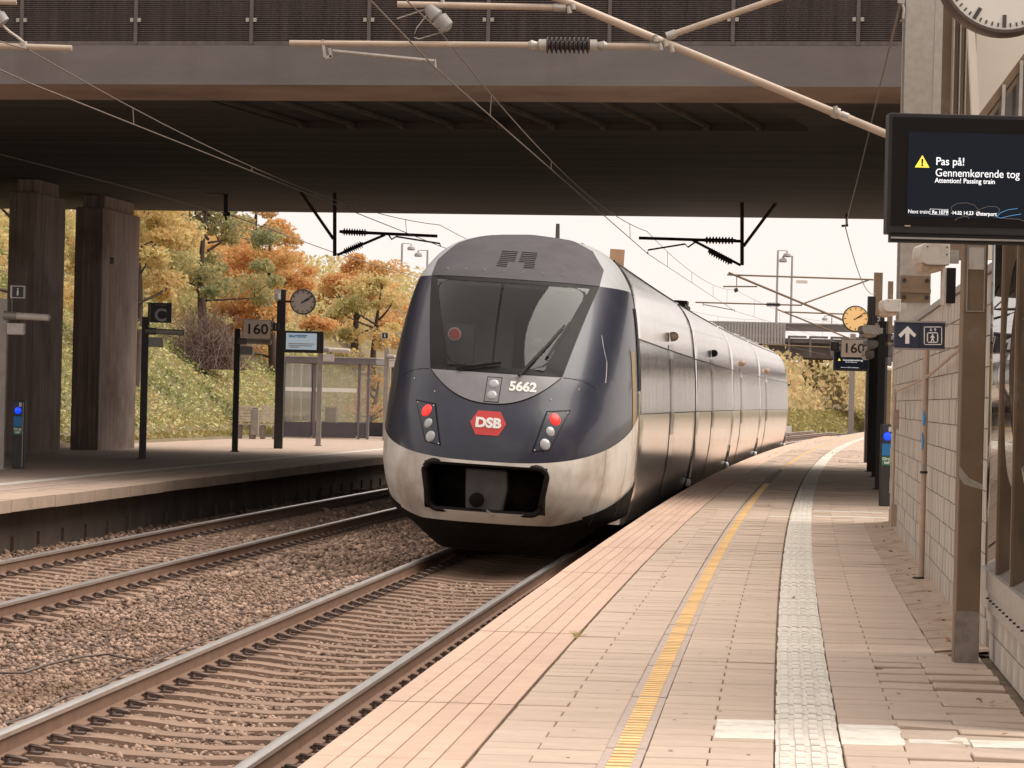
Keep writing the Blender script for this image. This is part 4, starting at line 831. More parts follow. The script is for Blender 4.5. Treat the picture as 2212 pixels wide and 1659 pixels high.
for sgn in (-1, 1):
    b = MB(); strip(b, [(sgn * t_, z) for t_, z in ((.82, 1.745), (.95, 1.735), (1.08, 1.70), (1.18, 1.64))], .008, .004, .006); b.build('nose_seam', K['black'], cab)
    for t_, z in ((.905, 1.335), (.69, 1.31), (.575, .865), (.73, .90), (.70, 1.48), (1.0, 1.62)):
        q = nose_t(sgn * t_, z, .014); c = TW(q[1], q[0], q[2]); b = MB(); b.cyl(c, c + Vector((0, -.006, 0)), .009, n=6); b.build('nose_bolt', K['white_paint'], cab)
b = MB(); strip(b, [(1.17, 2.30), (1.20, 2.18), (1.235, 2.06), (1.26, 1.98), (1.27, 1.86), (1.275, 1.72)], .007, .004, .003); b.build('scratch', K['white_paint'], cab)
# pale bumper around the coupler opening
phl = lambda z: phi_of(-.735, z); phr = lambda z: phi_of(.735, z)
ow = lambda z: .735 if z > .16 else lerp(.66, .735, (z - .08) / .08)
for sgn in (-1, 1):
    patch('bumper', lambda p, q: ((lambda ph: ((lambda z: (lerp(math.pi if sgn < 0 else 0, phi_of(sgn * .735, z), p), z, 'p'))(lerp(zl(lerp(math.pi if sgn < 0 else 0, phi_of(sgn * .735, .1), p)), zb(lerp(math.pi if sgn < 0 else 0, phi_of(sgn * .735, .68), p)), q))))(0)), 36, 20, K['bumper'], cab, out=.006)
patch('bumper_top', lambda p, q: ((lambda t_: (t_, lerp(.655, zb(phi_of(t_, .7)), q), 't'))(lerp(-.735, .735, p))), 24, 3, K['bumper'], cab, out=.006)
patch('bumper_base', lambda p, q: (lerp(-.735, .735, p), lerp(-.05, .085, q), 't'), 24, 4, K['bumper'], cab, out=.006)
def op(n=28, k=0.):     # rounded outline of the opening
    out = []; x, z0, z1, r = .735 - k, .085 + k, .655 - k, .12
    for cx, cz, a0 in ((x - r, z1 - r, 0), (-x + r, z1 - r, 90), (-x + r + .05, z0 + r, 180), (x - r - .05, z0 + r, 270)):
        for i in range(8): a = R(a0 + i * 90 / 7); out.append((cx + r * math.cos(a), cz + r * math.sin(a)))
    return out
b = MB(); L = op(); pts = [TW(*(lambda q: (q[1], q[0], q[2]))(nose_t(t_, z, .012))) for t_, z in L]; b.tube(pts + [pts[0], pts[1]], .035, 8); b.build('opening_seal', K['black'], cab, 2)
b = MB(); vs = [TW(*(lambda q: (q[1], q[0], q[2]))(nose_t(t_, z, 0))) for t_, z in L] + [TW(.75, t_ * .86, z * .9 + .03) for t_, z in L]; n = len(L); b.add(vs, [(i, i + n, (i + 1) % n + n, (i + 1) % n) for i in range(n)] + [tuple(range(n, 2 * n))]); b.build('coupler_recess', K['under'], cab, 2)
for cx, cz in ((1, 1), (-1, 1), (1, -1), (-1, -1)):
    pass
b = MB(); cp = [(-.25, .60), (.25, .60), (.27, .35), (.22, .08), (-.22, .08), (-.24, .35)]; b.add([TW(.30, x, z) for x, z in cp] + [TW(.6, x, z) for x, z in cp], [tuple(range(5, -1, -1))] + [(i, (i + 1) % 6, (i + 1) % 6 + 6, i + 6) for i in range(6)]); b.build('coupler_cover', K['coupler'], cab, bev=.03)
b = MB(); c = TW(.20, -.09, .22); b.lathe(c, c + Vector((.01, .14, 0)), [(0, .05), (.15, .085), (1, .09)], 14); b.build('coupler_head', K['under'], cab, 40)
b = MB(); b.cyl(TW(.2, .05, .105), TW(.05, .14, .06), .014, n=8); b.build('coupler_pin', K['galv'], cab, 40)
patch('skirt', lambda p, q: (math.pi * (1 - p), lerp(-.42, zl(math.pi * (1 - p)) + .03, q), 'p'), 80, 10, K['under'], cab, out=-.03)
b = MB(); tbox(b, 5.5, TL - .6, -1.05, 1.05, -.38, -.2); b.build('underframe', K['under'], train)
# cab side: door edge, yellow-brown patches, seam
def side(b, s0, s1, z0, z1, out=.006, nz=12, sg=1, mi=0):
    vs = []
    for j in range(nz + 1):
        z = lerp(z0, z1, j / nz)
        for s in (s0, s1):
            if s < SE_:
                w_, sc_ = Wz(z); t_ = w_ * (1 - ((SE_ - s) / (SE_ - sc_)) ** NN) ** (1 / NN)
            else: t_ = Wz(z)[0]
            vs.append(TW(s, sg * (t_ + out), z))
    b.add(vs, [(2 * j, 2 * j + 1, 2 * j + 3, 2 * j + 2) for j in range(nz)], mi)
K['yellow_side'] = mat('yellow_stripe', (.30, .19, .06), .4, var=.3, scale=4, stretch=(1, 1, .3))
for sg in (-1, 1):
    b = MB(); side(b, 3.1, 3.55, .95, 2.15, .006, 12, sg); b.build('yellow_stripe', K['yellow_side'], cab)
    b = MB(); side(b, 4.0, 4.46, 1.65, 2.72, .012, 12, sg); side(b, 4.36, 4.47, -.05, 3.1, .008, 20, sg); b.build('cab_door_edge', K['black'], cab)
    b = MB(); side(b, 4.05, 4.3, .55, 1.62, .010, 10, sg); b.build('yellow_lower_patch', K['yellow_side'], cab)
    for s in (1.35, 2.6, 3.75):
        b = MB(); side(b, s, s + .012, -.04, .9, .012, 10, sg); b.build('bumper_seam', K['seam'], cab)
# carriages
GAPS = [4.46, 23.97, 43.2, 62.5, TL]
zs = [-.12, 0, .2, .45, .7, .95, 1.2, 1.6, 2.0, 2.3, 2.6, 2.85, 3.05, 3.2, 3.32, 3.42, 3.5, 3.55, 3.58, 3.595]
ZB0, ZB1 = 1.36, 2.32
dome = [14.2, 31.7, 48.8, 67.4]
for ci in range(4):
    s0, s1 = GAPS[ci] + .05, GAPS[ci + 1] - .42
    car = bpy.data.objects.new('carriage', None); col.objects.link(car); car.parent = train; car.matrix_parent_inverse = WM(train).inverted()
    ss = np.linspace(s0, s1, int((s1 - s0) / 1.2) + 2)
    b = MB(); sect = [(-Wz(z)[0], z) for z in zs] + [(Wz(z)[0], z) for z in zs[::-1]]; n = len(sect)
    # ends rounded in a little
    sl_ = [(ss[0], .965), (ss[0] + .06, .99), (ss[0] + .16, 1)] + [(s, 1) for s in ss[1:-1]] + [(ss[-1] - .16, 1), (ss[-1] - .06, .99), (ss[-1], .965)]
    vs = [TW(s, t_ * k, z if z < 3 else 3 + (z - 3) * (1 - (1 - k) * 3)) for s, k in sl_ for t_, z in sect]
    b.add(vs, [(i * n + k, i * n + (k + 1) % n, (i + 1) * n + (k + 1) % n, (i + 1) * n + k) for i in range(len(sl_) - 1) for k in range(n)] + [tuple(range(n - 1, -1, -1)), tuple(range((len(sl_) - 1) * n, len(sl_) * n))])
    b.build('body', K['alu'], car, 30)
    for sg in (-1, 1):
        dpos = [dome[ci]] if sg > 0 else [dome[ci]]
        edges = [s0 + .25, dome[ci] - .72, dome[ci] + .72, s1 - .2]
        wn = edges[:1] + list(np.arange(edges[0] + 2.1, edges[1] - .8, 2.1)) + [edges[1]]; wn2 = [edges[2]] + list(np.arange(edges[2] + 2.1, edges[3] - .8, 2.1)) + [edges[3]]
        for seq in (wn, wn2):
            for a, c in zip(seq[:-1], seq[1:]):
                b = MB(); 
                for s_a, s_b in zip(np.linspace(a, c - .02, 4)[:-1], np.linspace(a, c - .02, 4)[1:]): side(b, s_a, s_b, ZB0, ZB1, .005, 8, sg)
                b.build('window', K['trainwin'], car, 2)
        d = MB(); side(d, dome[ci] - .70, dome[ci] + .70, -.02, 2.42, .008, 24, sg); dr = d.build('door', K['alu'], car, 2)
        d = MB(); side(d, dome[ci] - .5, dome[ci] - .06, 1.0, 2.2, .013, 10, sg); side(d, dome[ci] + .06, dome[ci] + .5, 1.0, 2.2, .013, 10, sg); d.build('door_window', K['trainwin'], car, 2)
        d = MB()
        for s_ in (-.715, 0, .70): side(d, dome[ci] + s_, dome[ci] + s_ + .022, -.02, 2.45, .012, 24, sg)
        d.build('door_seal', K['seam'], car)
        d = MB(); side(d, s0 + .05, s1 - .05, ZB1 + .0, ZB1 + .018, .009, 1, sg); side(d, s0 + .05, s1 - .05, ZB0 - .018, ZB0, .009, 1, sg)
        d = MB()
        sts = np.linspace(s0 + .05, s1 - .05, 16)
        for a, c in zip(sts[:-1], sts[1:]):
            side(d, a, c, ZB1 + .002, ZB1 + .022, .010, 1, sg); side(d, a, c, ZB0 - .02, ZB0 - .004, .010, 1, sg)
        d.build('window_trim', K['seam'], car)
        for s_ in np.arange(s0 + 5.3, s1 - 2, 5.2):
            d = MB(); side(d, s_, s_ + .012, -.1, 3.2, .004, 24, sg); d.build('body_seam', K['seam'], car)
        d = MB()
        for a, c in zip(np.linspace(s0 + (4 if ci == 0 else 1.2), s1 - 1.2, 8)[:-1], np.linspace(s0 + (4 if ci == 0 else 1.2), s1 - 1.2, 8)[1:]):
            vs = [TW(s, sg * t_, z) for z, t_ in ((-.42, 1.33), (-.125, 1.455)) for s in (a + .02, c - .02)]; d.add(vs, [(0, 1, 3, 2)])
        d.build('side_skirt', K['coupler'], car)
        d = MB(); c = TW(dome[ci], sg * (Wz(2.55)[0] + .01), 2.55); d.lathe(c, c + Vector((sg * .13, 0, .02)), [(0, .075), (.5, .075), (.85, .055), (1, .02)], 12); d.build('door_camera', K['coupler'] if ci == 1 else K['pipe'], car, 2)
    for sg in (-1, 1):
        for t_, zr_ in ((.62, 3.535), (1.06, 3.335)):
            d = MB(); d.tube([TW(s, sg * t_, zr_ + .012) for s in np.linspace(s0 + .5, s1 - .5, 12)], .018, 5); d.build('roof_rib', K['seam'], car, 2)
    for s_ in np.arange(s0 + 3, s1 - 3, 4.6):
        d = MB(); d.hexa([TW(s, t_, z) for z in (3.5, 3.63) for s, t_ in ((s_, -.55), (s_, .55), (s_ + 2.2, .55), (s_ + 2.2, -.55))]); d.build('roof_unit', K['alu'], car, bev=.03)
    if ci < 3:
        wd_ = .42 if ci == 0 else .12
        for sg in (-1, 1):
            d = MB(); side(d, GAPS[ci + 1] - .42 - wd_, GAPS[ci + 1] - .41, -.1, 3.58, .007, 40, sg); d.build('end_frame', K['black'], car, 2)
    # bellows and the dark notch at the end of the carriage
    sg_ = GAPS[ci + 1]
    if ci < 3:
        d = MB(); vs = [TW(s, t_ * .985, lerp(z, 1.6, .008)) for s in (sg_ - .5, sg_ + .1) for t_, z in sect]; d.add(vs, [(k, (k + 1) % n, n + (k + 1) % n, n + k) for k in range(n)]); d.build('bellows', K['black'], car, 2)
    for sg in (-1, 1):
        d = MB(); side(d, sg_ - .9, sg_ - .17, -.12, .36, .010, 6, sg); d.hexa([TW(s, t_, z) for z in (-.45, -.12) for s, t_ in ((sg_ - 1.0, sg * 1.2), (sg_ - 1.0, sg * 1.47), (sg_ - .1, sg * 1.47), (sg_ - .1, sg * 1.2))]); nt_ = d.build('end_notch', K['under'], car)
        d = MB(); c = TW(sg_ - .55, sg * 1.5, .02); d.lathe(c - Vector((0, 0, .07)), c + Vector((0, 0, .07)), [(0, .05), (.3, .07), (.7, .07), (1, .05)], 10); d.build('white_canister', K['white_paint'], car, 2)
        d = MB()
        for q in (-.42, -.30): d.bar(TW(sg_ + q, sg * 1.535, .12), TW(sg_ + q, sg * 1.56, .5), .025, .025)
        d.build('grab_bar', K['galv'], car)
d = MB(); d.hexa([TW(s, t_, z) for z in (3.36, 3.60) for s, t_ in ((7.2, .86), (7.2, 1.06), (7.26, 1.06), (7.26, .86))]); d.build('roof_flag_plate', mat('roof_plate', (.40, .24, .14), .6, var=.15), train)
d = MB(); tbox(d, 38, 40.5, .25, .5, 3.6, 3.72); tbox(d, 38.8, 39.6, .2, .5, 3.72, 3.82); d.build('roof_cowl', K['coupler'], train)
for s_ in (8.0, 20.0, 27.5, 39.5, 46.8, 58.5, 66.2, 78.0):
    bg_ = bpy.data.objects.new('bogie', None); col.objects.link(bg_); bg_.parent = train; bg_.matrix_parent_inverse = WM(train).inverted()
    for ds in (-1.2, 1.2):
        for sg in (-1, 1): d = MB(); a = TW(s_ + ds, sg * .69, -.12); c = TW(s_ + ds, sg * .82, -.12); d.cyl(a, c, .43, n=20); d.build('wheel', K['under'], bg_, 40)
    d = MB(); tbox(d, s_ - 1.7, s_ + 1.7, .98, 1.12, -.25, -.05); tbox(d, s_ - 1.7, s_ + 1.7, -1.12, -.98, -.25, -.05); d.build('bogie_frame', K['under'], bg_)
# ================================================================== LAMP POSTS ON BOTH PLATFORMS
def lamp_post(mt_, lab, grp):
    e = empty('lamp_post', (0, 0, 0), lab, 'lamp post', grp)
    b = MB(); b.box(-.07, .07, -.07, .07, 0, 2.95); b.build('post', mt_, e, bev=.008, local=True)
    b = MB(); b.box(-.1, .1, -.1, .1, 0, .02); b.build('base_plate', mt_, e, local=True)
    b = MB(); b.cyl((.02, -.10, 2.66), (.24, -.12, 2.655), .075, n=12); b.build('lamp_bracket', K['greypost'], e, 40, local=True)
    b = MB(); b.cyl((.24, -.12, 2.655), (.80, -.18, 2.635), .062, n=14); b.lathe((.80, -.18, 2.635), (.83, -.183, 2.634), [(0, .062), (1, .03)], 14); b.build('lamp_tube', K['fitting'], e, 40, local=True)
    b = MB(); b.box(.08, .38, -.16, .02, 2.33, 2.53); b.build('speaker', K['box_white'], e, bev=.015, local=True)
    return e
G1 = 'lamp posts along the far platform'; G2 = 'lamp posts along the near platform'
pd = lamp_post(K['blackpost'], '', G1); pg = lamp_post(K['greypost'], '', G1)
first = {'d': pd, 'g': pg}; used = set()
def put(kind, Y, off, lab, grp, rz=0.):
    src = first[kind]; o = src if kind not in used else copy_tree(src); used.add(kind)
    o.location = (XE(Y) + off, Y, 0); o.rotation_euler.z = rz; o['label'] = lab; o['group'] = grp; return o
put('g', 58.8, -11.90, 'grey lamp post at the left picture edge before the bridge piers', G1)
put('d', 71.0, -11.95, 'dark lamp post carrying the black letter C sign', G1)
put('d', 81.7, -11.98, 'black lamp post standing left of the 160 plate', G1)
put('g', 94.1, -12.0, 'pale grey lamp post in front of the glass shelter', G1)
put('g', 108.5, -12.3, 'pale grey lamp post right of the shelter beside the train', G1)
put('d', 59.8, 3.27, 'black lamp post just behind the blue ticket reader on the near platform', G2, R(65))
put('d', 70.4, 3.30, 'second black lamp post from the block wall corner on the near platform', G2, R(65))
put('d', 75.8, 3.22, 'third black lamp post from the block wall corner on the near platform', G2, R(65))
put('d', 104., 3.3, 'distant black lamp post on the near platform behind the orange clock', G2, R(65))
# ---- signs
def boxat(b, x0, y0, x1, y1, D, th, mi=0):
    a, c = at(x0, y0, D), at(x1, y1, D); mx_, mz = (a.x + c.x) / 2, (a.z + c.z) / 2; hw = abs(x1 - x0) * D / FPX / 2; hh = abs(y1 - y0) * D / FPX / 2
    b.box(mx_ - hw, mx_ + hw, D, D + th, mz - hh, mz + hh, mi); return Vector((mx_, D, mz)), hw, hh
def isign(x0, y0, x1, y1, D, lab):
    b = MB(); c, hw, hh = boxat(b, x0, y0, x1, y1, D, .1); e = empty('information_sign', c, lab, 'sign', 'information signs with a letter i'); b.build('case', K['box_white'], e)
    b = MB(); b.box(c.x - hw * .72, c.x + hw * .84, D - .006, D - .001, c.z - hh * .84, c.z + hh * .84); b.build('face', K['black_sign'], e)
    text('i', hh * 1.75, K['white_paint'], e, (c.x + hw * .05, D - .009, c.z - hh * .02), bold=.003)
    b = MB(); b.cyl((c.x - hw * .8, D + .05, c.z - hh - .35), (c.x - hw * .8, D + .05, c.z - hh), .015, n=8); b.build('stem', K['greypost'], e)
isign(22, 617, 53, 644, 58.9, 'small framed i sign on the leftmost lamp post'); isign(823, 718, 839, 732, 108.4, 'tiny dark i sign near the left flank of the train')
e = empty('section_sign', at(345, 675, 70.8), 'square black sign with large letter C on a lamp post', 'sign'); b = MB(); c, hw, hh = boxat(b, 324, 654, 370, 697, 70.8, .12); b.build('case', K['black_sign'], e, bev=.006)
text('C', .36, K['box_white'], e, (c.x + .0, 70.79, c.z - .06), bold=.01); text('Perronafsnit', .05, K['greypost'], e, (c.x, 70.79, c.z + hh * .78))
b = MB(); b.bar((c.x - hw - .03, 70.86, c.z - hh - .05), (c.x - hw - .03, 70.86, c.z + hh), .04, .05); b.build('bracket', K['blackpost'], e)
def speed_sign(x0, y0, x1, y1, D, lab):
    b = MB(); c, hw, hh = boxat(b, x0, y0, x1, y1, D, .06); e = empty('speed_sign', c, lab, 'sign', 'plates with the number 160'); b.build('rim', K['plate_black'], e, bev=.03)
    b = MB(); b.box(c.x - hw + .018, c.x + hw - .018, D - .006, D - .001, c.z - hh + .018, c.z + hh - .018); o = b.build('plate', K['plate'], e, bev=.0)
    text('160', hh * 1.42, K['plate_black'], e, (c.x, D - .008, c.z - .005), bold=hh * .022, sx=1.08)
    b = MB(); b.box(c.x + hw, c.x + hw + .25, D + .02, D + .05, c.z - .02, c.z + .02); b.build('arm', K['blackpost'], e)
speed_sign(524, 690, 586, 733, 87.0, 'beige 160 plate left of the round clock on the far platform'); speed_sign(1816, 732.6, 1873, 773, 86.5, 'brownish 160 plate under the orange clock')
# ---- clocks
K['clockrim'] = mat('clock_rim', (.09, .062, .05), .45, .2, var=.2)
def clock(cx, cy, r, D, face, lab, side_, rimk='blackpost', mino=9, hr=2):
    c = at(cx, cy, D); rr = r * D / FPX; e = empty('station_clock', c, lab, 'clock', 'round station clocks')
    b = MB(); b.lathe(c + Vector((0, .10, 0)), c + Vector((0, -.04, 0)), [(0, rr * .95), (.15, rr), (.85, rr), (1, rr * .96), (1, rr * .92), (.93, rr * .91)], 48, cap=False); b.build('rim', K[rimk], e, 30)
    b = MB(); b.cyl(c + Vector((0, -.027, 0)), c + Vector((0, -.02, 0)), rr * .92, n=48); b.build('face', face, e)
    for k in range(60):
        a = k * math.pi / 30; big = k % 5 == 0; r0, r1, wd = (rr * .70, rr * .88, rr * .055) if big else (rr * .82, rr * .875, rr * .022)
        if big or r > 100:
            b = MB(); d = Vector((math.sin(a), 0, math.cos(a))); b.bar(c + d * r0 + Vector((0, -.030, 0)), c + d * r1 + Vector((0, -.030, 0)), wd, .004, upv=(0, 1, 0)); b.build('hour_mark' if big else 'minute_mark', K['plate_black'] if r < 100 else K['coupler'], e)
    for nm, ang, L, wd in (('hour_hand', (hr + mino / 60) * 30, .56, .075), ('minute_hand', mino * 6, .84, .05)):
        b = MB(); d = Vector((math.sin(R(ang)), 0, math.cos(R(ang)))); b.bar(c - d * rr * .16 + Vector((0, -.036, 0)), c + d * rr * L + Vector((0, -.036, 0)), rr * wd, .004, upv=(0, 1, 0)); b.build(nm, K['plate_black'] if r < 100 else K['coupler'], e)
    if side_:
        b = MB(); b.bar(c + Vector((side_ * rr * .9, .04, 0)), c + Vector((side_ * (rr + .16), .04, 0)), .05, .06, upv=(0, 1, 0)); b.build('arm', K['blackpost'], e)
    return e
clock(654.5, 652, 28, 87.8, K['clock_shaded'], 'round clock with shade-grey face on the black post of the far platform', -1)
clock(1848.2, 688.6, 28.6, 87.8, K['clock_lit'], 'round orange lit clock at the far end of the near platform', 1)
clock(2171, -71, 149.5, 14.6, K['clockface'], 'large white clock cut off by the top right corner', 1, 'clockrim')
# ---- sign posts
def postbox(name, x, y0, D, wd, mt_, lab, yoff=0.):
    p = at(x, y0, D); e = empty(name, (p.x, D, 0), lab, 'post'); b = MB(); b.box(p.x - wd / 2, p.x + wd / 2, D, D + wd, 0, p.z); b.build('post', mt_, e, bev=.008); return e, p
e, p = postbox('clock_post', 608.5, 625, 88.0, .22, K['blackpost'], 'tall black post carrying clock and screen on the far platform')
b = MB(); b.box(p.x - .16, p.x - .02, 87.9, 87.99, p.z - .28, p.z); b.lathe((p.x - .1, 87.88, p.z - .3), (p.x - .1, 87.88, p.z - .12), [(0, .03), (.3, .08), (1, .08)], 10); b.build('camera', K['box_white'], e, 40)
b = MB(); c, hw, hh = boxat(b, 589, 698, 602, 715, 87.6, .14); o = b.build('track_number', K['black_sign'], e); text('1', .15, K['greypost'], o, (c.x, 87.59, c.z), bold=.006)
e, p = postbox('clock_post', 1884, 640, 88.0, .2, K['blackpost'], 'black post carrying the orange clock and dark screen')
b = MB(); c, hw, hh = boxat(b, 1886, 682, 1911, 698, 87.6, .14); o = b.build('track_number', K['black_sign'], e); text('2', .17, K['box_white'], o, (c.x, 87.59, c.z), bold=.006)
b = MB(); c, hw, hh = boxat(b, 1794, 739, 1813, 758, 87.2, .14); o = b.build('track_number', K['black_sign'], e); text('2', .15, K['coupler'], o, (c.x, 87.19, c.z), bold=.006)
q = Vector((2.62, 14.75, 0)); e = empty('clock_post', q, 'sign post standing outside the right picture edge', 'post'); b = MB(); b.box(q.x - .09, q.x + .09, 14.7, 14.88, 0, 4.6); b.build('post', K['blackpost'], e)
# ---- screens
def screen(x0, y0, x1, y1, D, lab, face, bez=.06, th=.14):
    b = MB(); c, hw, hh = boxat(b, x0, y0, x1, y1, D, th); e = empty('information_screen', c, lab, 'screen', 'platform information screens'); b.build('case', K['blackpost'], e, bev=.008)
    b = MB(); b.box(c.x - hw + bez, c.x + hw - bez, D - .006, D - .001, c.z - hh + bez * 1.15, c.z + hh - bez * .8); b.build('display', face, e); return e, c, hw, hh
e, c, hw, hh = screen(612, 715, 690, 762, 87.7, 'small black screen showing pale lines on the far platform', K['screen_lit'], .07)
for i, (x0, x1, dz) in enumerate(((-.33, -.22, .155), (-.19, .15, .155), (-.33, -.15, .115), (-.12, .12, .115), (-.33, .33, -.06), (-.33, .28, -.11), (-.30, -.05, -.15))):
    b = MB(); b.box(c.x + x0, c.x + x1, 87.69, 87.693, c.z + dz, c.z + dz + .022); b.build('screen_line', K['sticker_blue'] if i < 4 else K['plate'], e)
b = MB(); b.box(c.x + hw + .005, c.x + hw + .1, 87.75, 87.95, c.z - hh, c.z + hh); b.build('side_panel', K['blackpost'], e)
e, c, hw, hh = screen(1800.5, 758, 1880, 801.6, 87.4, 'small dark screen with warning text under the right 160 plate', K['screen'], .05)
text('Gennemkørende tog', .06, K['px_white'], e, (c.x + .02, 87.385, c.z + .02)); text('Attention! Passing train', .032, K['px_white'], e, (c.x - .02, 87.385, c.z - .03)); text('Next train  Re 1079  14.23 Østerport', .03, K['px_white'], e, (c.x - .05, 87.385, c.z - .17))
b = MB(); b.prism([(c.x - .36, c.z), (c.x - .29, c.z), (c.x - .325, c.z + .065)], 87.38, 87.385); b.build('warning_triangle', K['px_yellow'], e)
D = 14.6
e = empty('information_screen', at(2150, 380, D), 'large black screen reading Pas på hanging at the right picture edge', 'screen', 'platform information screens')
b = MB(); a, c_ = at(1921, 243, D), at(2388, 520, D); wz0, wz1 = at(1921, 504, D).z, a.z; b.box(a.x, c_.x, D, D + .13, wz0, wz1); b.build('case', mat('screen_frame', (.028, .024, .024), .5, 0, var=.15, scale=10, spec=.25), e, bev=.006)
b = MB(); b.box(a.x + .018, c_.x - .018, D - .004, D - .0005, wz0 + .035, wz1 - .018); b.build('bezel', mat('bezel_black', (.010, .008, .008), .4, var=0, spec=.12), e)
b = MB(); x0 = at(1960, 400, D).x; z1, z0 = at(2100, 288, D).z, at(2100, 471, D).z; b.box(x0, c_.x - .09, D - .007, D - .0045, z0, z1); b.build('display', K['screen'], e)
b = MB(); b.box(a.x + .02, c_.x, D - .002, D + .11, wz0 - .034, wz0 - .001); b.build('lower_trim', K['black'], e); b = MB(); b.box(a.x + .02, c_.x, D - .006, D - .0025, wz0 - .022, wz0 - .014); b.build('trim_line', K['greypost'], e)
b = MB(); p = at(1960, 488, D); b.box(p.x - .012, p.x + .012, D - .009, D - .0045, p.z - .003, p.z + .003); b.build('indicator', K['pipe'], e)
def st_(s_, x, y, size, mt_=K['px_white'], bold=.0, sx=.94):
    p = at(x, y, D); return text(s_, size, mt_, e, (p.x, D - .0085, p.z), bold=bold, ax='LEFT', sx=sx)
st_('Pas på!', 2021, 349, .0475, bold=.0003); st_('Gennemkørende tog', 2020, 373.5, .0475, bold=.0, sx=.90); st_('Attention! Passing train', 2019, 390, .029, bold=.0003); st_('Next train:', 1961, 457, .0225); st_('Re 1079', 2013, 458.5, .0215, bold=.0003); st_('14.22', 2056, 460, .0205, bold=.0003); st_('14.23', 2080, 460.5, .0215, bold=.0003); st_('Østerport', 2108, 462, .0225, bold=.0003)
b = MB(); y_ = D - .0085
def ln(pts, wd=.0012, m_=K['px_white'], nm='screen_line'):
    b = MB(); q = [at(x, y, D) for x, y in pts]
    for u_, v_ in zip(q[:-1], q[1:]): u_ = Vector((u_.x, y_, u_.z)); v_ = Vector((v_.x, y_, v_.z)); b.bar(u_, v_, wd, .001, upv=(0, 1, 0))
    b.build(nm, m_, e)
ln([(2008.7, 451.5), (2047.7, 453), (2047.5, 464.5), (2008.5, 463), (2008.7, 451.5)]); ln([(2054, 460), (2077, 461)])
zq = lambda x, y: (1810.2 + x * .3308, y * .3308)
for L in ([(762, 1440), (780, 1425), (840, 1410), (900, 1395), (915, 1370), (890, 1340), (840, 1325), (780, 1328), (740, 1350), (740, 1375), (790, 1400), (850, 1420), (855, 1430)], [(880, 1390), (930, 1365), (980, 1348), (1030, 1350), (1055, 1368), (1045, 1392), (1020, 1398)], [(915, 1378), (960, 1400), (1040, 1420), (1100, 1428), (1180, 1432), (1230, 1450)], [(1172, 1362), (1110, 1370), (1060, 1390), (1035, 1415), (1060, 1425), (1120, 1410), (1195, 1398)]): ln([zq(*p) for p in L], .0014, K['px_blue'] if L[0][0] == 1172 else K['greypost'], 'scribble')
b = MB(); p = at(1992, 350, D); r = .036; tri = [(p.x + math.cos(a) * r, p.z + math.sin(a) * r * .98 - .006) for a in (R(90), R(210), R(330))]; b.prism(tri, D - .0085, D - .0075); b.build('warning_triangle', K['px_yellow'], e)
text('!', .042, K['plate_black'], e, (p.x, D - .0105, p.z - .004), bold=.002)
# ---- lift sign
D = 24.0; zs6 = lambda x, y: (1755.3 + x * .2975, 493.7 + y * .2975)
b = MB(); c, hw, hh = boxat(b, 1932.5, 697, 2041.5, 752, D, .05); e = empty('lift_sign', c, 'dark blue sign with white arrow and lift symbol below the screen', 'sign'); b.build('case', K['navy_sign'], e, bev=.005)
b = MB(); b.box(c.x - hw - .003, c.x + hw + .003, D - .006, D + .055, c.z + hh, c.z + hh + .012); b.box(c.x - hw - .003, c.x + hw + .003, D - .006, D + .055, c.z - hh - .012, c.z - hh); b.build('rail', K['greypost'], e)
b = MB(); b.box(c.x - .003, c.x + .003, D - .002, D - .0005, c.z - hh, c.z + hh); b.build('divider', K['plate_black'], e)
def fl(poly, nm):
    q = [at(*zs6(x, y), D) for x, y in poly]; b = MB(); b.prism([(v.x, v.z) for v in q], D - .004, D - .001); return b.build(nm, K['white_paint'], e)
fl([(690, 708), (753, 772), (738, 790), (703, 758), (702, 836), (672, 836), (674, 758), (640, 792), (623, 772)][::-1], 'arrow')
def outl(x0, y0, x1, y1, w_, nm):
    for r_ in ((x0, y0, x1, y0 + w_), (x0, y1 - w_, x1, y1), (x0, y0, x0 + w_, y1), (x1 - w_, y0, x1, y1)): fl([(r_[0], r_[1]), (r_[2], r_[1]), (r_[2], r_[3]), (r_[0], r_[3])][::-1], nm)
outl(808, 712, 940, 845, 6, 'frame_line'); outl(830, 753, 912, 830, 8, 'lift_box'); fl([(856, 722), (862, 722), (862, 735), (870, 735), (859, 746), (848, 735), (856, 735)][::-1], 'small_arrow'); fl([(887, 746), (893, 746), (893, 734), (901, 734), (890, 722), (879, 734), (887, 734)][::-1], 'small_arrow')
fl([(866, 766), (876, 766), (876, 776), (866, 776)][::-1], 'figure_head'); fl([(862, 778), (880, 778), (888, 795), (884, 797), (878, 788), (878, 800), (884, 820), (877, 820), (870, 806), (864, 820), (857, 820), (864, 800), (863, 788), (857, 796), (853, 793)][::-1], 'figure')
for dz in (hh - .01, -hh):
    b = MB(); b.box(c.x + hw + .002, pt(D, WO).x, D + .01, D + .03, c.z + dz, c.z + dz + .01); b.build('bracket', K['galv'], e)
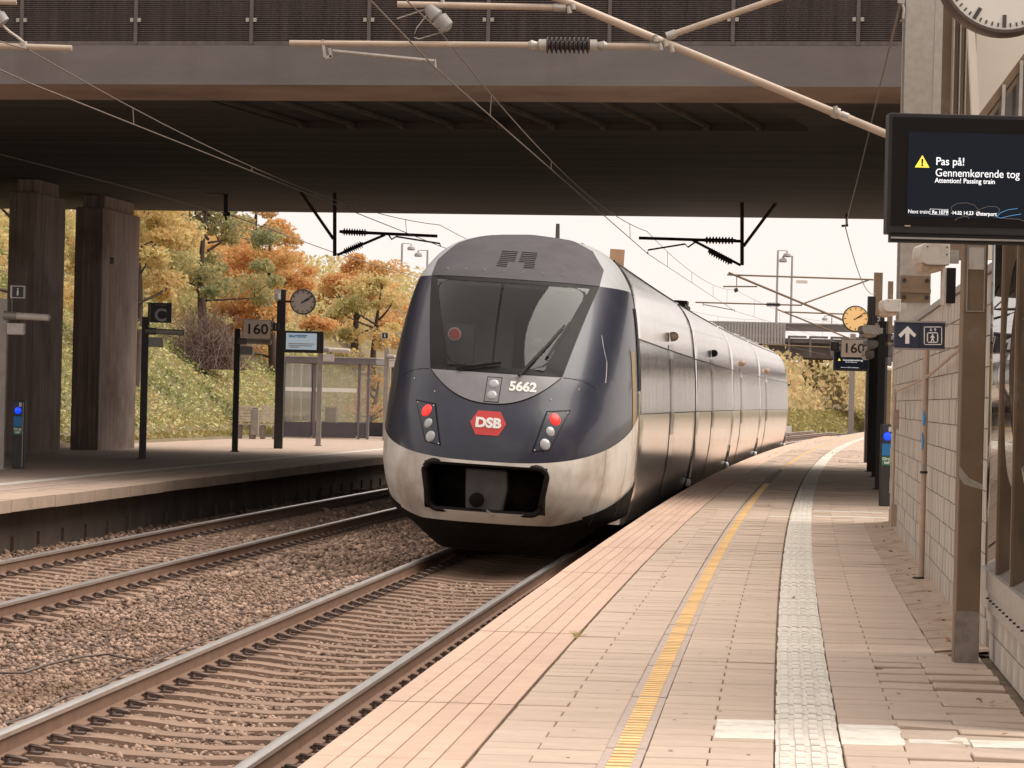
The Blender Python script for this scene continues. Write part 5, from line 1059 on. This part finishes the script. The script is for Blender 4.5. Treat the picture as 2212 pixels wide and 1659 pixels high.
# ---- wall lamps beside the lift tower and on the mast
def wall_lamp(x0, y0, x1, y1, D, L, lab):
    a, c = at(x0, y0, D), at(x1, y1, D); hw = abs(x1 - x0) * D / FPX / 2; hh = abs(y1 - y0) * D / FPX / 2; mx_, mz = (a.x + c.x) / 2, (a.z + c.z) / 2; e = empty('wall_lamp', (mx_, D, mz), lab, 'lamp', 'box lamps by the block wall')
    rnd = [(-hw * .55 + hw * .4 * math.cos(R(q_)), hh * .55 + hh * .45 * math.sin(R(q_))) for q_ in (180, 150, 120, 90)]
    b = MB(); b.prism([(mx_ + x, mz + z) for x, z in [(hw, -hh * .45), (-hw * .45, -hh * .45), (-hw * .8, -hh * .25), (-hw * .95, hh * .1)] + rnd + [(hw, hh)]][::-1], D, D + L); b.build('housing', K['fitting'], e, bev=.006)
    b = MB(); b.prism([(mx_ + x, mz + z) for x, z in [(-hw * .75, -hh * .3), (-hw * .42, -hh * .46), (hw * .8, -hh * .46), (hw * .6, -hh * .8), (-hw * .2, -hh), (-hw * .8, -hh * .85)]][::-1], D + .02, D + L - .01); b.build('lens', K['diffuser'], e, bev=.003)
    for x, z in ((-.45, .75), (.8, .75), (.8, .25)): b = MB(); b.cyl((mx_ + x * hw, D - .004, mz + z * hh), (mx_ + x * hw, D + .01, mz + z * hh), hw * .05, n=8); b.build('screw', K['ironwork'], e)
    b = MB(); b.box(mx_ + hw, mx_ + hw + .06, D + .04, D + .10, mz - hh * .3, mz + hh * .6); b.build('bracket', K['galv'], e)
wall_lamp(1985, 525, 2052, 590, 20.5, .4, 'nearest weathered box lamp below the large screen'); wall_lamp(1908, 646, 1946, 684, 32.5, .5, 'weathered box lamp left of the mast above the lift sign')
wall_lamp(1862, 702, 1900, 730, 57., .8, 'small box lamp right of the orange clock'); wall_lamp(1872, 735, 1896, 755, 68., .8, 'small box lamp overlapping the right edge of the 160 plate'); wall_lamp(1868, 757, 1890, 777, 75., .8, 'lowest small box lamp by the black posts')
b = MB(); a, c = at(2046, 578, 20.4), at(2064, 655, 20.4); e = empty('loudspeaker', (a.x, 20.4, c.z), 'narrow black loudspeaker below the nearest box lamp', 'loudspeaker'); b.box(a.x, c.x, 20.4, 20.52, c.z, a.z); b.build('case', K['black'], e, bev=.004); b = MB(); b.box(a.x - .012, a.x - .001, 20.41, 20.6, c.z - .01, a.z); b.box(a.x + .01, a.x + .03, 20.42, 20.45, c.z - .03, c.z - .001); b.build('back_plate', K['fitting'], e)
# ---- ticket readers
def reader(x, Y, lab):
    e = empty('ticket_reader', (x, Y, 0), lab, 'ticket reader', 'ticket readers on thin pillars')
    b = MB(); b.box(x - .105, x + .105, Y, Y + .16, 0, 1.2); b.build('pillar', K['blackpost'], e, bev=.01)
    b = MB(); b.box(x - .085, x + .06, Y - .006, Y - .001, .93, 1.17); b.build('panel', K['navy_sign'], e)
    b = MB(); b.box(x + .0, x + .045, Y - .010, Y - .006, 1.09, 1.16); b.build('card_slot', K['fitting'], e)
    b = MB(); c = Vector((x - .015, Y - .008, 1.02)); b.lathe(c, c + Vector((0, -.03, 0)), [(0, .062), (.6, .058), (1, .03)], 18); b.build('reader_lens', K['lens_blue'], e, 40)
    b = MB(); b.box(x - .09, x + .06, Y - .006, Y - .001, .74, .915); b.build('blue_sticker', K['sticker_blue'], e)
    b = MB(); b.box(x - .09, x + .06, Y - .006, Y - .001, .60, .725); g = b.build('green_sticker', K['sticker_green'], e); text('Check\nind!', .052, K['white_paint'], g, (x - .015, Y - .009, .665), bold=.002)
    b = MB(); b.box(x + .068, x + .082, Y - .006, Y - .001, .02, 1.16); b.build('edge_strip', K['greypost'], e)
g = GP(38, 1012, 0); reader(g.x, g.y, 'slim ticket reader with blue light before the left bridge pier'); g = GP(1915.5, 1094, 0); reader(g.x, g.y, 'slim ticket reader with blue light at the end of the block wall')
# ---- glass shelter, benches and bin on the far platform
Ys = 110.; xl, xr = -7.35, -4.62; L = 5.2; sh = empty('shelter', (xl, Ys, 0), 'glass platform shelter with dark frame and solid lower panels', 'shelter'); dx = lambda Y: XD(115) * (Y - Ys)
def shb(nm, x0, x1, y0, y1, z0, z1, mt_):
    b = MB(); b.hexa([(x + dx(y), y, z) for z in (z0, z1) for x, y in ((x0, y0), (x1, y0), (x1, y1), (x0, y1))]); return b.build(nm, mt_, sh)
shb('roof', xl - .12, xr + .25, Ys - .15, Ys + L + .15, 2.42, 2.60, K['shel_dark']); shb('roof_edge', xl - .14, xr + .27, Ys - .17, Ys + L, 2.601, 2.64, K['galv'])
for x in (xl, xl + 1.0, xr - .3, xr): shb('frame_post', x - .04, x + .04, Ys - .04, Ys + .06, 0, 2.42, K['shel_dark'])
for y in (5.1,):
    for x in (xl, xr): shb('frame_post', x - .05, x + .05, Ys + y, Ys + y + .1, 0, 2.42, K['shel_dark'])
for x0, x1 in ((xl + .05, xl + .9), (xl + 1.0, xr - .37), (xr - .27, xr - .05)):
    shb('glass_pane', x0, x1, Ys, Ys + .012, .52, 2.40, K['shel_glass']); shb('lower_panel', x0, x1, Ys - .02, Ys + .03, .03, .52, K['shel_panel'])
    if x1 - x0 > .5: shb('white_stripe', x0, x1, Ys - .006, Ys - .002, 1.50, 1.63, K['white_paint'])
for y in (.06, 1.7, 3.4):
    shb('glass_pane', xl - .006, xl + .006, Ys + y, Ys + y + 1.55, .52, 2.40, K['shel_glass']); shb('glass_pane', xl + .1, xl + .1 + .012, Ys + y + .3, Ys + y + .31, .52, 2.4, K['shel_glass']) if False else None
shb('back_pane', xl + .1, xr - .1, Ys + L, Ys + L + .012, .52, 2.40, K['shel_glass']); shb('back_panel', xl + .06, xr - .06, Ys + L - .02, Ys + L + .03, .03, .51, K['shel_panel']); shb('side_panel', xr - .02, xr + .03, Ys + 3.5, Ys + 5.1, .03, .52, K['shel_panel'])
shb('litter_box', xl + 1.15, xl + 1.5, Ys + 1.2, Ys + 1.5, .3, 1.0, K['shel_dark'])
def bench(x, Y, lab, hw=.27):
    e = empty('bench', (x, Y, 0), lab, 'bench', 'slatted benches by the bank')
    for i in range(6): b = MB(); z = .52 + i * .085; y = Y + .42 + i * .035; b.box(x - hw, x + hw, y, y + .03, z, z + .065); b.build('back_slat', K['wood'], e)
    for i in range(4): b = MB(); y = Y + i * .105; b.box(x - hw - .03, x + hw + .1, y, y + .09, .42, .455); b.build('seat_slat', K['wood'], e)
    for sx in (-.17, .2): b = MB(); b.box(x + sx - .07, x + sx + .07, Y + .02, Y + .4, 0, .419); b.build('leg', K['bench_iron'], e, bev=.02)
    for sx in (-.22, .22): b = MB(); b.bar((x + sx, Y + .44, .42), (x + sx, Y + .64, 1.03), .04, .04); b.build('back_support', K['bench_iron'], e)
bench(-8.2, 105.2, 'left slatted bench beside the grey bin'); bench(-7.5, 105.4, 'right slatted bench partly behind the black clock post')
b = MB(); e = empty('litter_bin', (-7.86, 105, 0), 'grey litter bin between the two slatted benches', 'bin'); b.box(-7.98, -7.74, 104.6, 104.95, .12, .92); b.build('body', K['greypost'], e, bev=.02); b = MB(); b.box(-7.95, -7.77, 104.63, 104.9, .921, .95); b.build('lid', K['shel_dark'], e); b = MB(); b.box(-7.9, -7.82, 104.7, 104.8, 0, .12); b.build('foot', K['bench_iron'], e)
# ================================================================== TREES
def limb(b, p, q, r0, r1, n=6, bend=.08):
    L = (q - p).length; pts = []; off = Vector((random.gauss(0, bend), random.gauss(0, bend), 0)) * L
    for i in range(n + 1): f = i / n; pts.append(p.lerp(q, f) + off * math.sin(f * math.pi))
    b.tube(pts, [r0 + (r1 - r0) * i / n for i in range(n + 1)], 6); return pts
def tree(Y, k, h, r, mt_, lab, nl=12000, low=.25, size=.074, base=None, grp='autumn trees on the bank'):
    o_ = obank(Y) - k; p = Vector((XE(Y) + o_, Y, zbank(o_, Y) - .1)) if base is None else Vector(base)
    e = empty('tree', p, lab, 'tree', grp); b = MB(); top = p + Vector((random.gauss(0, .3), random.gauss(0, .3), h * .86)); tp = limb(b, p, top, r * .06 + .06, .03, 8, .03); ends = [top]
    for i in range(9):
        f = random.uniform(low, .85); s_ = p.lerp(top, f); a = random.uniform(0, 6.28); rr = r * random.uniform(.6, .95) * (1.1 - .5 * f); q = s_ + Vector((math.cos(a) * rr, math.sin(a) * rr, random.uniform(.05, .45) * r)); limb(b, s_, q, .055, .015, 5); ends.append(q)
        for j in range(2): u_ = s_.lerp(q, random.uniform(.4, .9)); v_ = u_ + Vector((random.gauss(0, .5), random.gauss(0, .5), random.uniform(.1, .7))) * r * .4; limb(b, u_, v_, .025, .008, 4); ends.append(v_)
    b.build('trunk', K['bark'], e, 2)
    n_cl = 46; P_ = []
    for i in range(n_cl):
        if i < len(ends): c = np.array(ends[i])
        else:
            a = random.uniform(0, 6.28); f = random.uniform(low, 1.0); wr = math.sin(min(1, (f - low) / (1 - low) * .9 + .18) * math.pi) ** .6; rr = r * wr * random.uniform(.45, 1.); c = np.array([p.x + math.cos(a) * rr, p.y + math.sin(a) * rr, p.z + h * f * .97])
        m2 = int(nl / n_cl * random.uniform(.5, 1.5)); cr = r * random.uniform(.16, .34); d = rng.normal(0, 1, (m2, 3)); d /= np.linalg.norm(d, axis=1)[:, None]; d *= (rng.random(m2) ** .5)[:, None]; P_.append(c + d * cr * np.array([1, 1, .6]))
    leafcloud('crown', np.concatenate(P_), size, mt_, e, flat=.9); return e
O_, Y_, G_ = K['leaf_o'], K['leaf_y'], K['leaf_g']
tree(96, 4.5, 8.5, 2.6, Y_, 'yellow tree seen between the two bridge piers', low=.12)
tree(101, 7.5, 8.5, 2.8, Y_, 'tall yellow tree left of both bridge piers')
tree(103, 2.6, 8.2, 2.3, Y_, 'yellow green tree just right of the right bridge pier', low=.22)
tree(112, 5.2, 7.6, 2.6, G_, 'olive green tree above the letter C sign', low=.2)
tree(122, 8.5, 8.0, 3.0, O_, 'tall orange tree behind the olive green tree', nl=14000)
tree(126, 5.2, 6.6, 2.6, G_, 'grey green tree left of the black clock post', low=.28)
tree(131, 3.6, 6.4, 2.6, O_, 'bright orange tree right behind the black clock post', nl=14000, low=.12)
tree(142, 6.6, 6.6, 3.1, O_, 'orange tree below the left bridge cantilever', nl=14000, low=.1)
tree(150, 3.0, 5.6, 2.4, Y_, 'yellow tree right of the grey clock', low=.1)
tree(160, 5.6, 4.6, 2.6, O_, 'low orange tree behind the shelter', low=.08)
tree(172, 3.6, 4.6, 2.5, Y_, 'yellow tree between shelter and train', low=.06)
tree(184, 5.0, 4.6, 2.8, O_, 'rightmost orange tree next to the flank of the train', low=.06)
tree(150, 12., 5.0, 3.2, Y_, 'background yellow tree deep behind the orange trees', low=.1); tree(112, 12., 5.5, 3.2, O_, 'background orange tree high on the bank behind the piers', low=.1)
tree(136, .8, 2.6, 1.3, O_, 'small orange shrub tree low on the bank behind the 160 plate', nl=1400, low=.05)
tree(300, 6.5, 2.6, 2.6, Y_, 'hazy yellow tree under the far bridge near the train end', nl=2600, low=.05, size=.25, grp='hazy trees under the far bridge'); tree(320, 6., 2.6, 2.6, K['farveg'], 'hazy pale tree under the far bridge beside the black posts', nl=2600, low=.05, size=.25, grp='hazy trees under the far bridge')
bz = Vector((XE(118) + obank(118) - 3.6, 118, zbank(obank(118) - 3.6, 118))); e = empty('bare_shrub', bz, 'large bare brown shrub between the C sign and the 160 plate', 'shrub'); b = MB()
for i in range(800):
    a = random.uniform(0, 6.28); rr = random.uniform(.2, 2.4); p = bz + Vector((random.gauss(0, .7), random.gauss(0, .6), .1)); q = bz + Vector((math.cos(a) * rr, math.sin(a) * rr * .7, random.uniform(.6, 2.5) * math.sqrt(max(.05, 1 - (rr / 2.6) ** 2)))); mm = p.lerp(q, .55) + Vector((random.gauss(0, .15), random.gauss(0, .15), .22)); b.tube([p, mm, q], [.012, .009, .004], 3)
b.build('twigs', K['twig'], e)
# ================================================================== FAR BRIDGE AND STREET LAMPS
Df = 312.; fb = empty('far_bridge', (20, Df, 0), 'pale distant road bridge beyond the end of the train', 'bridge'); zf = lambda y, x=1700: at(x, y, Df).z
zt0, zt1 = zf(772), zf(697)
b = MB(); b.box(-60, 90, Df + 1.2, Df + 14, zt0, zt0 + 1.35); b.build('girder', K['far_conc'], fb); b = MB(); b.box(-60, 90, Df, Df + 15, zt0 + 1.36, zt0 + 1.75); b.build('deck', K['far_conc'], fb)
xa, xb = at(1560, 720, Df).x, at(1695, 720, Df).x
b = MB(); b.box(-60, 90, Df - .02, Df + .1, zt1 - .12, zt1); b.build('top_rail', K['far_light'], fb)
n_ = 0
for x in np.arange(at(1500, 720, Df).x, xb, .28): b = MB(); b.box(x, x + .2, Df - .05, Df + .02, zt0 + 1.2, zt1 - .13); b.build('fascia_rib', K['far_light'], fb)
b = MB(); b.box(-60, xb, Df + .03, Df + .12, zt0 + 1.2, zt1 - .12); b.build('left_fascia', K['far_light'], fb); b = MB(); b.box(xb + .05, 90, Df + .03, Df + .12, zt1 - .75, zt1 - .12); b.build('right_fascia', K['far_conc'], fb)
for i in range(14): x = xb + .3 + i * 1.95; b = MB(); b.box(x, x + .18, Df - .5, Df + .0, zt0 + .2, zt0 + 1.9); b.box(x, x + 1.7, Df - .2, Df + .02, zt0 + 1.80, zt0 + 2.0); b.build('bracket', K['far_conc'], fb)
for x in (-12, 45): b = MB(); b.box(x, x + 1, Df + 2, Df + 12, -1, zt0); b.build('pier', K['far_conc'], fb)
for (x, yt, yb, sg, lab) in ((1680, 541, 700, 1, 'left one of the two tall street lamps on the far bridge'), (1711, 553, 700, -1, 'right one of the two tall street lamps on the far bridge'), (868, 526, 690, 1, 'left one of the two street lamps rising behind the orange trees'), (923, 541, 700, -1, 'right one of the two street lamps by the train roof'), (1797, 682, 700, -1, 'short far street lamp left of the orange clock')):
    Dl = Df + 3 if yb - yt > 50 else 420; p, q = at(x - (yb - yt) * .02, yb, Dl), at(x, yt, Dl); q.x = p.x; e = empty('street_lamp', p, lab, 'street lamp', 'street lamps on the far road')
    k = .09 if yb - yt > 50 else .06
    b = MB(); b.cyl(p, q, k * 1.25, k, n=8); b.build('pole', K['far_light'], e); b = MB(); b.bar(q, q + Vector((sg * .75, 0, .0)), .07, .07); b.build('arm', K['far_light'], e); c = q + Vector((sg * .85, 0, -.1)); b = MB(); b.lathe(c + Vector((0, 0, .1)), c - Vector((0, 0, .5)), [(0, .06), (.3, .1), (.5, .32), (.85, .38), (1, .3)], 12); b.build('lamp_head', K['far_light'], e, 40)
# small white marker post and far masts at the outer curve
e = empty('track_marker', at(1704, 950, 190), 'small white marker board standing between the far tracks', 'marker'); b = MB(); c, hw, hh = boxat(b, 1698, 920, 1710, 936, 190, .04); b.build('board', K['white_paint'], e); b = MB(); b.box(c.x - .03, c.x + .03, 190.01, 190.05, -.8, c.z - hh); b.build('post', K['greypost'], e)
for x, yt, D_, lab in ((1842, 770, 215, 'plain grey mast in front of the far bushes'), (1876, 800, 240, 'thin distant mast at the left edge of the black posts')):
    p = at(x, yt, D_); e = empty('catenary_mast', (p.x, D_, 0), lab, 'mast'); b = MB(); b.box(p.x - .17, p.x + .17, D_, D_ + .25, -.5, 8.5 if x > 1850 else 6.0); b.build('beam', K['greypost'], e)


# ================================================================== SMALL LITTER
P_ = []
for n_, Ya, Yb, oa, ob in ((24, 14, 30, 2.85, 3.05), (40, 20, 42, 2.9, 3.1), (12, 14, 60, .1, 2.8), (260, 88, 150, .2, 5.)):
    Y = rng.uniform(Ya, Yb, n_); o_ = rng.uniform(oa, ob, n_); P_.append(np.stack([np.array([XE(y) for y in Y]) + o_, Y, np.full(n_, .016)], 1))
tag(leafcloud('fallen_leaves', np.concatenate(P_), .022, mat('dry_leaf', (.30, .15, .07), .8, var=.4, scale=3), flat=3.), 'small dry fallen leaves scattered over the near platform', 'leaves', kind='stuff')
b = MB()
for i in range(150):
    Y = random.uniform(13.3, 40); o_ = random.choice([random.uniform(.05, 1.1), random.uniform(1.35, 1.82), random.uniform(2.15, 2.75)]); r_ = random.uniform(.006, .014); c = pt(Y, o_, .0035)
    b.add([c + Vector((math.cos(a) * r_ * random.uniform(.7, 1.2), math.sin(a) * r_ * random.uniform(.8, 1.6), 0)) for a in np.linspace(0, 6.28, 8)[:-1]], [tuple(range(7))])
tag(b.build('gum_spots', mat('gum', (.22, .16, .125), .8, var=.3)), 'dark trodden gum spots on the near platform paving', 'stains', kind='stuff')
